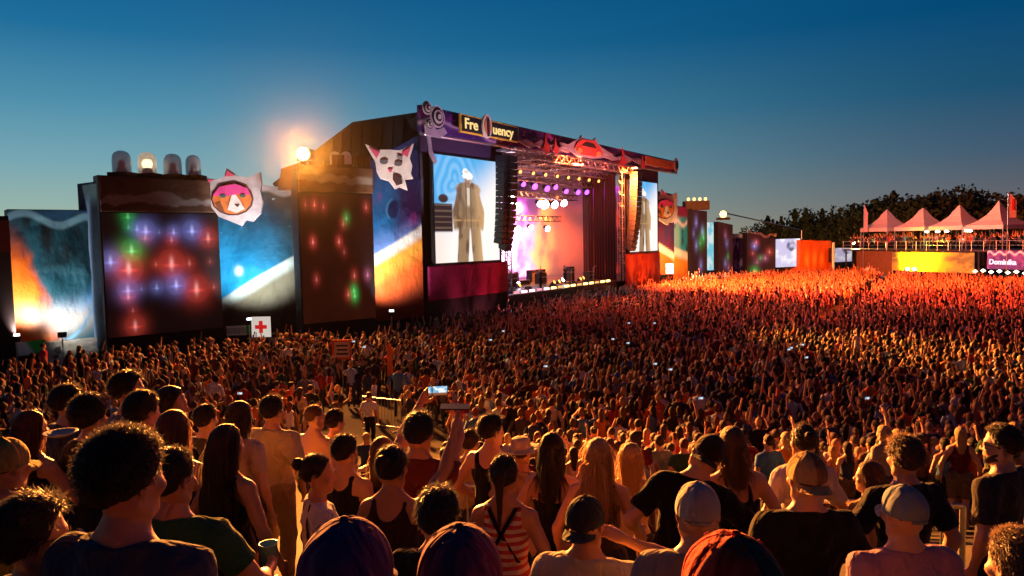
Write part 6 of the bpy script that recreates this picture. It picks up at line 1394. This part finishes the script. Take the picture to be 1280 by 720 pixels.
labs = ['steel crowd barrier behind the woman in the striped top', 'steel crowd barrier behind the blonde women', 'steel crowd barrier the tousled young man rests on', 'steel crowd barrier at the right edge beside the bearded man']
for k in range(4):
    (x0, y0), (x1, y1) = bp[k], bp[k + 1]; d = Vector((x1 - x0, y1 - y0, 0)).normalized() * .05; barrier(Vector((x0, y0, tz(y0))) + d, Vector((x1, y1, tz(y1))) - d, labs[k], 'barriers along the edge of the bank')
for k, (px, py, d) in enumerate(((453, 497, 25.5), (610, 512, 24.5))):
    a = at(px, py, d); b = at(px + 48, py + 6, d - .8); barrier((a.x, a.y, 0), (b.x, b.y, 0), ['distant crowd barrier beside the open dark patch of ground', 'distant crowd barrier beside the seated group left of centre'][k], 'barriers on the field')
# sign board on a pole, orange pole banner
a = at(427, 437, 31.5); t = thing('notice_sign', 'orange framed notice board on a pole above the crowd', 'sign', (a.x, a.y, 0)); z = a.z
MB().box((a.x, a.y, z), .82, .06, .86).build('sign_frame', mat('orange_frame', (.65, .12, .02)), t); MB().box((a.x + .03, a.y - .045, z), .66, .03, .66).build('sign_face', mat('cream_sign_face', (.55, .42, .26)), t)
for k in range(3): MB().box((a.x + .04, a.y - .07, z + .18 - .18 * k), .5 - .06 * (k % 2), .015, .065).build('print_line', M_BLACK, t)
MB().tube((a.x, a.y + .06, 0), (a.x, a.y + .06, z), .035).build('pole', M_STEEL, t)
a = at(487, 470, 28.5); b = at(487, 427, 28.5); t = thing('pole_banner', 'slim orange pole banner above the crowd right of the notice board', 'banner', (a.x, a.y, 0)); MB().tube((a.x, a.y + .03, 0), (a.x, a.y + .03, b.z), .03).build('pole', M_STEEL, t)
MB().prism([(a.x - .08, a.y, a.z), (a.x + .12, a.y, a.z), (a.x + .14, a.y, b.z - .3), (a.x, a.y, b.z), (a.x - .08, a.y, b.z - .2)], (0, .03, 0)).build('banner_cloth', mat('orange_cloth_banner', (.6, .13, .03)), t)

# ------------------------------------------------------------------ the crowd
wallx = ([-60, 16, 130, 277, 384, 470, 530, 640, 840, 900, 1067, 1100, 1300], [32, 34, 36, 39.5, 40.5, 41, 45.5, 53.5, 82, 92, 99, 93, 70])
def ok(x, y):
    if y < 11.5: return 0
    px = 640 + FPX * x / y
    if px < -40 or px > 1330: return 0
    if y > np.interp(px, *wallx) - .8: return 0
    if y > 97: return 0
    # service aisle running away to the right
    if abs((x - 22) - (y - 50) * .62) < .95 and y > 44: return 0
    if px < 560:
        if y < 14: return .12
        if px > 330:
            if y < 22: return .02
            if y < 26: return .16
            if y < 30: return .34
            return .62 if px < 480 else .8
        return .50 if y < 22 else .62
    if px < 660 and y < 21: return .25
    if y < 14: return .35 if px > 700 else .1
    return .97
pos = []
y = 8.4
while y < 98:
    sp_ = .60 if y < 45 else .66
    x = -.80 * y - 1
    while x < .80 * y + 1:
        xx = x + rnd.uniform(-.17, .17); yy = y + rnd.uniform(-.16, .16)
        if rnd.random() < ok(xx, yy) * (1 if (float(vnoise(xx * .45, yy * .45, 77)) > .22 or yy > 60) else .55) and not any(abs(xx - bx) < .45 and abs(yy - by) < .4 for bx, by in ()): pos.append((xx, yy))
        x += sp_
    y += sp_ * .86
pos.sort(key=lambda p: p[1])
# --- detailed variants for the nearest 240
VAR = []
TOPC = [('black', BLK), ('white', (.55, .52, .50)), ('grey', (.16, .16, .17)), ('navy blue', (.02, .035, .09)), ('red', (.30, .02, .02)), ('blue', (.05, .12, .28)), ('brown', (.10, .05, .03)), ('beige', (.34, .26, .18)), ('dark green', (.02, .06, .03)), ('pale blue', (.25, .35, .45)), ('orange', (.55, .13, .02)), ('burgundy', (.09, .01, .02))]
HC = ['black', 'brown', 'brown', 'light_brown', 'blonde', 'auburn', 'black']
vs_ = [dict(sex='m', hair='short', top='tee', bottom='trousers', pose='arms down'), dict(sex='m', hair='curly', hthick=.02, top='tee', bottom='shorts', armL='front', armR='front', pose='hands in front'),
       dict(sex='f', hair='long', hlen=.28, top='tank', bottom='shorts', pose='arms down'), dict(sex='f', hair='ponytail', top='tee', bottom='trousers', armR='up', pose='right arm raised'),
       dict(sex='m', hair='short', top='tank', bottom='shorts', armL='up', armR='up', pose='both arms raised'), dict(sex='f', hair='wavy', hlen=.22, top='tee', bottom='skirt', armL='hip', armR='front', pose='hand on hip'),
       dict(sex='m', hair='short', hthick=.01, top='tee', bottom='trousers', armL='phone', armR='phone', pose='hands at face'), dict(sex='f', hair='bun', top='tank', bottom='shorts', armL='clap', armR='clap', pose='clapping hands'),
       dict(sex='m', hair='buzz', top='tee', bottom='shorts', armL='upwide', armR='upwide', pose='arms spread overhead'), dict(sex='f', hair='bob', top='tee', bottom='trousers', hyaw=.6, pose='head turned left'),
       dict(sex='m', hair='curly', hthick=.016, top='long', bottom='trousers', hyaw=-.6, pose='head turned right'), dict(sex='f', hair='long', hlen=.3, top='strap', bottom='skirt', armR='face', pose='hand at the face')]
def mk(name, VF):
    o = npmesh(name, VF[0], VF[1], M_BLACK, None, True); me = o.data; bpy.data.objects.remove(o); return me
for i_, v in enumerate(vs_):
    K = skeleton(v); th = v.get('hthick', .014)
    VAR.append(dict(v=v, K=K, body=mk('body', body_mesh(v, K, .028, .016, .013)), top=mk('shirt', top_mesh(v, K, .024, v['top'], i_)), bot=mk('bottoms', bottom_mesh(v, K, .032, v['bottom'], i_)), hair=mk('hair', hair_shell(v, K, .016, v['hair'], i_, th))))
def ob(name, me, m, parent):
    o = bpy.data.objects.new(name, me); link(o, parent); o.material_slots[0].link = 'OBJECT'; o.material_slots[0].material = m; return o
def where(px, d):
    if px < 200: a = 'in front of the fireball banner'
    elif px < 330: a = 'by the red cross sign'
    elif px < 470: a = 'near the notice board'
    elif px < 640: a = 'beyond the raised phone'
    elif px < 830: a = 'beyond the blonde women'
    elif px < 1010: a = 'beyond the leaning couple'
    elif px < 1170: a = 'beyond the tousled man'
    else: a = 'beyond the bearded man'
    return a
NNEAR = 236
hairw = {'short': 'short', 'curly': 'curly', 'long': 'long', 'ponytail': 'ponytailed', 'wavy': 'wavy', 'bun': 'pinned', 'bob': 'bobbed', 'buzz': 'cropped'}
nearp = pos[:NNEAR]; restp = pos[NNEAR:]
near_far = nearp[-1][1]
for (x, y) in nearp:
    px_ = 640 + FPX * x / y
    i_ = rnd.choice([0, 0, 1, 1, 2, 2, 2, 3, 4, 5, 5, 6, 7, 8, 9, 9, 10, 10, 11]) if 1 else 0
    if y < 24: i_ = rnd.choice([0, 0, 1, 2, 2, 5, 9, 9, 10, 0, 2, 7, 11, 3 if px_ > 600 else 1])
    V_ = VAR[i_]; v = V_['v']; cn, cc = rnd.choice(TOPC); hc_ = rnd.choice(HC); sk = rnd.choice(['light', 'light', 'tan', 'tan', 'brown'])
    px = 640 + FPX * x / y; band = 'near' if y < 13 else ('mid distance' if y < 18 else 'farther back')
    lab = '%s, %s top, %s %s hair, %s, %s' % ('man' if v['sex'] == 'm' else 'woman', cn, hairw[v['hair']], hc_.replace('_', ' '), v['pose'], where(px, y))
    if len(lab.replace('-', ' ').split()) > 16: lab = lab.replace(' hair,', ',').replace('woman', 'lady')
    s = rnd.uniform(.93, 1.06) * (.95 if v['sex'] == 'f' else 1.0)
    t = thing('person', lab, 'person', (x, y, tz(y)), -math.atan2(8 - x, 66 - y) + rnd.uniform(-.5, .5), 'crowd on the slope: ' + lab); t.scale = (s, s, s)
    ob('body', V_['body'], skin_m(sk), t); ob('shirt', V_['top'], cloth_m('shirt_fabric', cc), t); ob('bottoms', V_['bot'], cloth_m('trouser_fabric', rnd.choice([BLK, (.03, .04, .07), (.05, .05, .05), (.12, .09, .06)])), t); ob('hair', V_['hair'], hair_m(hc_), t)
# --- a few people the photograph singles out
def extra(px, d, vi, cc, hc_, lab, z=None, bc=BLK, face=None, grp=None):
    V_ = VAR[vi]; p = at(px, 400, d); t = thing('person', lab, 'person', (p.x, d, tz(d) if z is None else z), face if face is not None else -math.atan2(8 - p.x, 66 - d), grp)
    ob('body', V_['body'], skin_m('light'), t); ob('shirt', V_['top'], cloth_m('shirt_fabric', cc), t); ob('bottoms', V_['bot'], cloth_m('trouser_fabric', bc), t); ob('hair', V_['hair'], hair_m(hc_), t)
extra(343, 25.2, 0, (.75, .13, .02), 'brown', 'steward in bright orange top, left one of the pair near the notice board', bc=BLK)
extra(361, 25.0, 10, (.75, .14, .02), 'black', 'steward in bright orange top, right one of the pair near the notice board', bc=BLK)
extra(52, 31.0, 0, (.45, .02, .03), 'brown', 'person in red top standing above the crowd before the green white strip', z=.75)
extra(97, 31.5, 9, BLK, 'black', 'dark figure standing above the crowd in the white glow of the banner', z=.55)
extra(385, 24.4, 1, BLK, 'black', 'man in black top and pale shorts on the open ground', bc=(.35, .28, .2))
extra(372, 24.0, 2, (.5, .35, .2), 'brown', 'woman in pale top on the open ground beside the man in pale shorts', bc=(.3, .2, .1))
for k_, (px_, d_, vi_) in enumerate(((458, 23.0, 0), (583, 22.5, 9), (600, 22.2, 0), (622, 22.6, 5), (640, 22.0, 2))):
    extra(px_, d_, vi_, (.62, .58, .52), 'brown', ['man in white top beside the open ground', 'woman in white top, first of the pale row right of the phone', 'man in white top, second of the pale row right of the phone', 'woman in white top, third of the pale row right of the phone', 'woman in white top, last of the pale row right of the phone'][k_])
# --- the rest of the crowd as one object of small but whole figures
def tubeq(pts, rad, n, col, ex=1.0):
    pts = [np.asarray(p, float) for p in pts]; V = []; d0 = pts[-1] - pts[0]; d0 /= np.linalg.norm(d0); x = np.cross(d0, [0, 1, 0.01]); x /= np.linalg.norm(x) + 1e-9; y = np.cross(d0, x)
    for p, r in zip(pts, rad):
        a = np.arange(n) * 2 * PI / n; V.append(p + np.outer(np.cos(a), x) * r + np.outer(np.sin(a), y) * r * ex)
    V = np.concatenate(V); i = np.arange(len(pts) * n).reshape(len(pts), n); j = np.roll(i, -1, 1)
    F = np.stack([i[:-1].ravel(), j[:-1].ravel(), j[1:].ravel(), i[1:].ravel()], 1); return V, F, np.full(len(V), col)
def figure(pose, fem, n, legs, hairlen):
    P = []; sw = .17 if fem else .19
    if legs:
        for s in (-1, 1): P.append(tubeq([(s * .09, 0, .95), (s * .10, .02, .5), (s * .1, -.02, .05)], (.085, .06, .04), n - 1, 3))
    P.append(tubeq([(0, 0, .86), (0, 0, .98), (0, 0, 1.12), (0, 0, 1.32), (0, 0, 1.43), (0, 0, 1.49)], (.13, .15, .13, sw - .01, sw - .03, .05), n, 1, .62))
    P.append(tubeq([(0, 0, 1.45), (0, .01, 1.54), (0, .03, 1.57), (0, .03, 1.63), (0, .02, 1.70), (0, .0, 1.745)], (.055, .05, .062, .075, .062, .01), n, 0, 1.15))
    P.append(tubeq([(0, -.03, 1.55 - hairlen), (0, -.045, 1.57), (0, -.02, 1.65), (0, -.012, 1.72), (0, -.01, 1.775)], (.05 if hairlen else .06, .080, .092, .078, .012), n, 2, 1.05))
    W = {'down': (.27, .03, .9), 'up': (.20, .12, 1.98), 'wide': (.42, .1, 1.85), 'front': (.1, .32, 1.2), 'bent': (.18, .25, 1.62)}
    for s, k in ((-1, pose[0]), (1, pose[1])):
        w_ = np.array(W[k]); w_[0] *= s; sh = np.array((s * sw, 0, 1.41)); e = (sh + w_) / 2 + np.array((s * .09, -.06 if k in ('down', 'front') else .02, -.05)); P.append(tubeq([sh, e], (.055, .045), 5, 1 if not fem else 0)); P.append(tubeq([e, w_, w_ + (w_ - e) * .42], (.043, .030, .034), 5, 0))
    V = np.concatenate([p[0] for p in P]); o = 0; F = []
    for p in P: F.append(p[1] + o); o += len(p[0])
    return V, np.concatenate(F), np.concatenate([p[2] for p in P])
poses = [('down', 'down'), ('down', 'down'), ('front', 'front'), ('down', 'up'), ('up', 'up'), ('wide', 'wide'), ('up', 'down'), ('bent', 'bent'), ('up', 'wide'), ('down', 'bent')]
rp = np.array(restp); rp3 = np.concatenate([rp, np.interp(rp[:, 1], *TZ)[:, None]], 1)
tp = []
for k in range(230): tp.append(tuple(vs(rnd.uniform(-2.5, VL + 6), rnd.uniform(.3, 5.5), 4.3)))
rp3 = np.concatenate([rp3, np.array(tp)])
lift = nrs.rand(len(rp3)) < .006; rp3[:, 2] += np.where(lift & (rp3[:, 1] > 30), .62, 0) + nrs.normal(0, .03, len(rp3)); n_ = len(rp3); dist = rp3[:, 1]; far = dist > 38
Vs, Fs, Cs = [], [], []; off = 0
skc = np.array([SKIN['light'], SKIN['tan'], SKIN['tan'], SKIN['brown']]); hcc = np.array([HAIRC[k] for k in HC]); tcc = np.array([c for _, c in TOPC] + [BLK, BLK, (.5, .47, .44), (.03, .03, .03), (.05, .02, .02), (.06, .05, .05), (.02, .02, .03)]); bcc = np.array([BLK, (.03, .04, .07), (.05, .05, .05), (.10, .08, .06)])
for lod in (0, 1):
    for pi_, pz in enumerate(poses):
        for fem in (0, 1):
            V, F, ci = figure(pz, fem, 8 if lod == 0 else 6, lod == 0, .22 if fem else 0.0)
            wgt = np.array([3, 3, 2, 1, .6, .4, .7, 1, .4, 1.5]) if lod == 0 else np.array([1.3, 1.3, 1, 1.6, 2.8, 1.6, 1.4, 1.2, 1.2, 1])
            if lod == 0 and pi_ == 0 and fem == 0:
                pick = [nrs.choice(10, n_, p=(np.array([4.5, 4.5, 2, .35, .2, .12, .25, .6, .12, .8]) / 13.44)), nrs.choice(10, n_, p=(np.array([2.6, 2.6, 1.4, 1.3, 1.7, .9, 1.1, 1.2, .6, 1]) / 14.4))]; fm = nrs.rand(n_) < .42
            sel = np.where((far == bool(lod)) & (pick[lod] == pi_) & (fm == bool(fem)))[0]; m = len(sel)
            if m == 0: continue
            p = rp3[sel]; ang = -np.arctan2(8 - p[:, 0], 66 - p[:, 1]) + nrs.normal(0, .35, m); ang = np.where(p[:, 1] > 60, -np.arctan2(12 - p[:, 0], 66 - p[:, 1]) + nrs.normal(0, .3, m), ang)
            s = nrs.normal(1, .045, m) * (.95 if fem else 1.0); ca, sa = np.cos(ang), np.sin(ang)
            X = V[None, :, 0] * (1 + .12 * nrs.normal(size=(m, 1)).clip(-1, 1)); Y = V[None, :, 1] + 0 * X; Z = V[None, :, 2] + 0 * X; X = X + nrs.normal(0, .02, (m, 1)) * (Z - .9); 
            W_ = np.stack([(X * ca[:, None] - Y * sa[:, None]) * s[:, None] + p[:, 0:1], (X * sa[:, None] + Y * ca[:, None]) * s[:, None] + p[:, 1:2], Z * s[:, None] + p[:, 2:3]], -1)
            pal = np.stack([skc[nrs.randint(0, 4, m)], tcc[nrs.randint(0, len(tcc), m)], hcc[nrs.randint(0, 7, m)], bcc[nrs.randint(0, 4, m)]], 1); Cc = pal[:, ci, :] * nrs.uniform(.75, 1.2, (m, 1, 1))
            Vs.append(W_.reshape(-1, 3)); Cs.append(Cc.reshape(-1, 3)); Fs.append((F[None] + (np.arange(m) * len(V))[:, None, None] + off).reshape(-1, 4)); off += m * len(V)
cmat = attr_mat('crowd_colours', 0, .75)
tag(npmesh('festival_crowd', np.concatenate(Vs), np.concatenate(Fs), cmat, None, True, np.concatenate(Cs)), 'dense crowd of people with raised arms filling the field up to the stage', 'crowd', kind='stuff')
print('crowd figures', n_, 'near until', near_far, 'verts', off)
# little lit phones in the crowd
for k, (px, py) in enumerate(((989, 435), (1003, 431), (876, 498), (986, 437), (1084, 498), (819, 455), (838, 462), (455, 434), (300, 492), (682, 458), (613, 425), (629, 414), (785, 429), (766, 424), (1008, 447), (442, 427), (786, 404), (818, 404))):
    d = 4.55 * FPX / (py - (300 - (px - 640) * .02)); p = at(px, py, d); phone(p, (1, .2, 0), (0, -.2, 1), 'tiny bright phone screen held up in the dense crowd', w_=.15, h_=.10, e=3, group='lit phones in the crowd')
# musicians
for k, (t_, n2, lab, sp_) in enumerate(((17.5, 1.6, 'singer in dark clothes at the front of the stage with a raised arm', dict(armR='up', armL='face', hair='long', hlen=.2)), (14.0, 3.0, 'guitarist in dark clothes at the left of the stage', dict(armR='front', armL='hip', hair='curly')), (24.5, 3.2, 'musician in dark clothes at the right of the stage', dict(armR='front', armL='front', hair='short')), (20.5, 7.2, 'drummer behind the drum kit', dict(armR='clap', armL='phone', hair='short')))):
    sp_['sex'] = 'm'; K = skeleton(sp_); p = S(t_, n2, 2.7 if k == 3 else 2.2); t = thing('person', lab, 'person', p, math.atan2(-(-N).x, (-N).y))
    b = npmesh('body', *body_mesh(sp_, K, .03, .02, .015), skin_m('light'), t); npmesh('shirt', *top_mesh(sp_, K, .028, 'long', k), cloth_m('shirt_fabric', (.05, .03, .03)), t); npmesh('trousers', *bottom_mesh(sp_, K, .035, 'trousers', k), cloth_m('trouser_fabric', BLK), t); npmesh('hair', *hair_shell(sp_, K, .02, sp_['hair'], k, .015), hair_m('blonde' if k == 0 else 'brown'), t)

# ------------------------------------------------------------------ thin evening haze
hm = bpy.data.materials.new('evening_haze'); hm.use_nodes = True; ht = hm.node_tree; ht.nodes.clear(); ho_ = ht.nodes.new('ShaderNodeOutputMaterial'); hv = ht.nodes.new('ShaderNodeVolumePrincipled'); hv.inputs['Density'].default_value = .000012; hv.inputs['Color'].default_value = (.95, .93, .92, 1); hv.inputs['Anisotropy'].default_value = .965; ht.links.new(hv.outputs[0], ho_.inputs['Volume'])
tag(MB().box((0, 1250, 15), 5200, 7700, 34).build('haze', hm), kind='stuff')
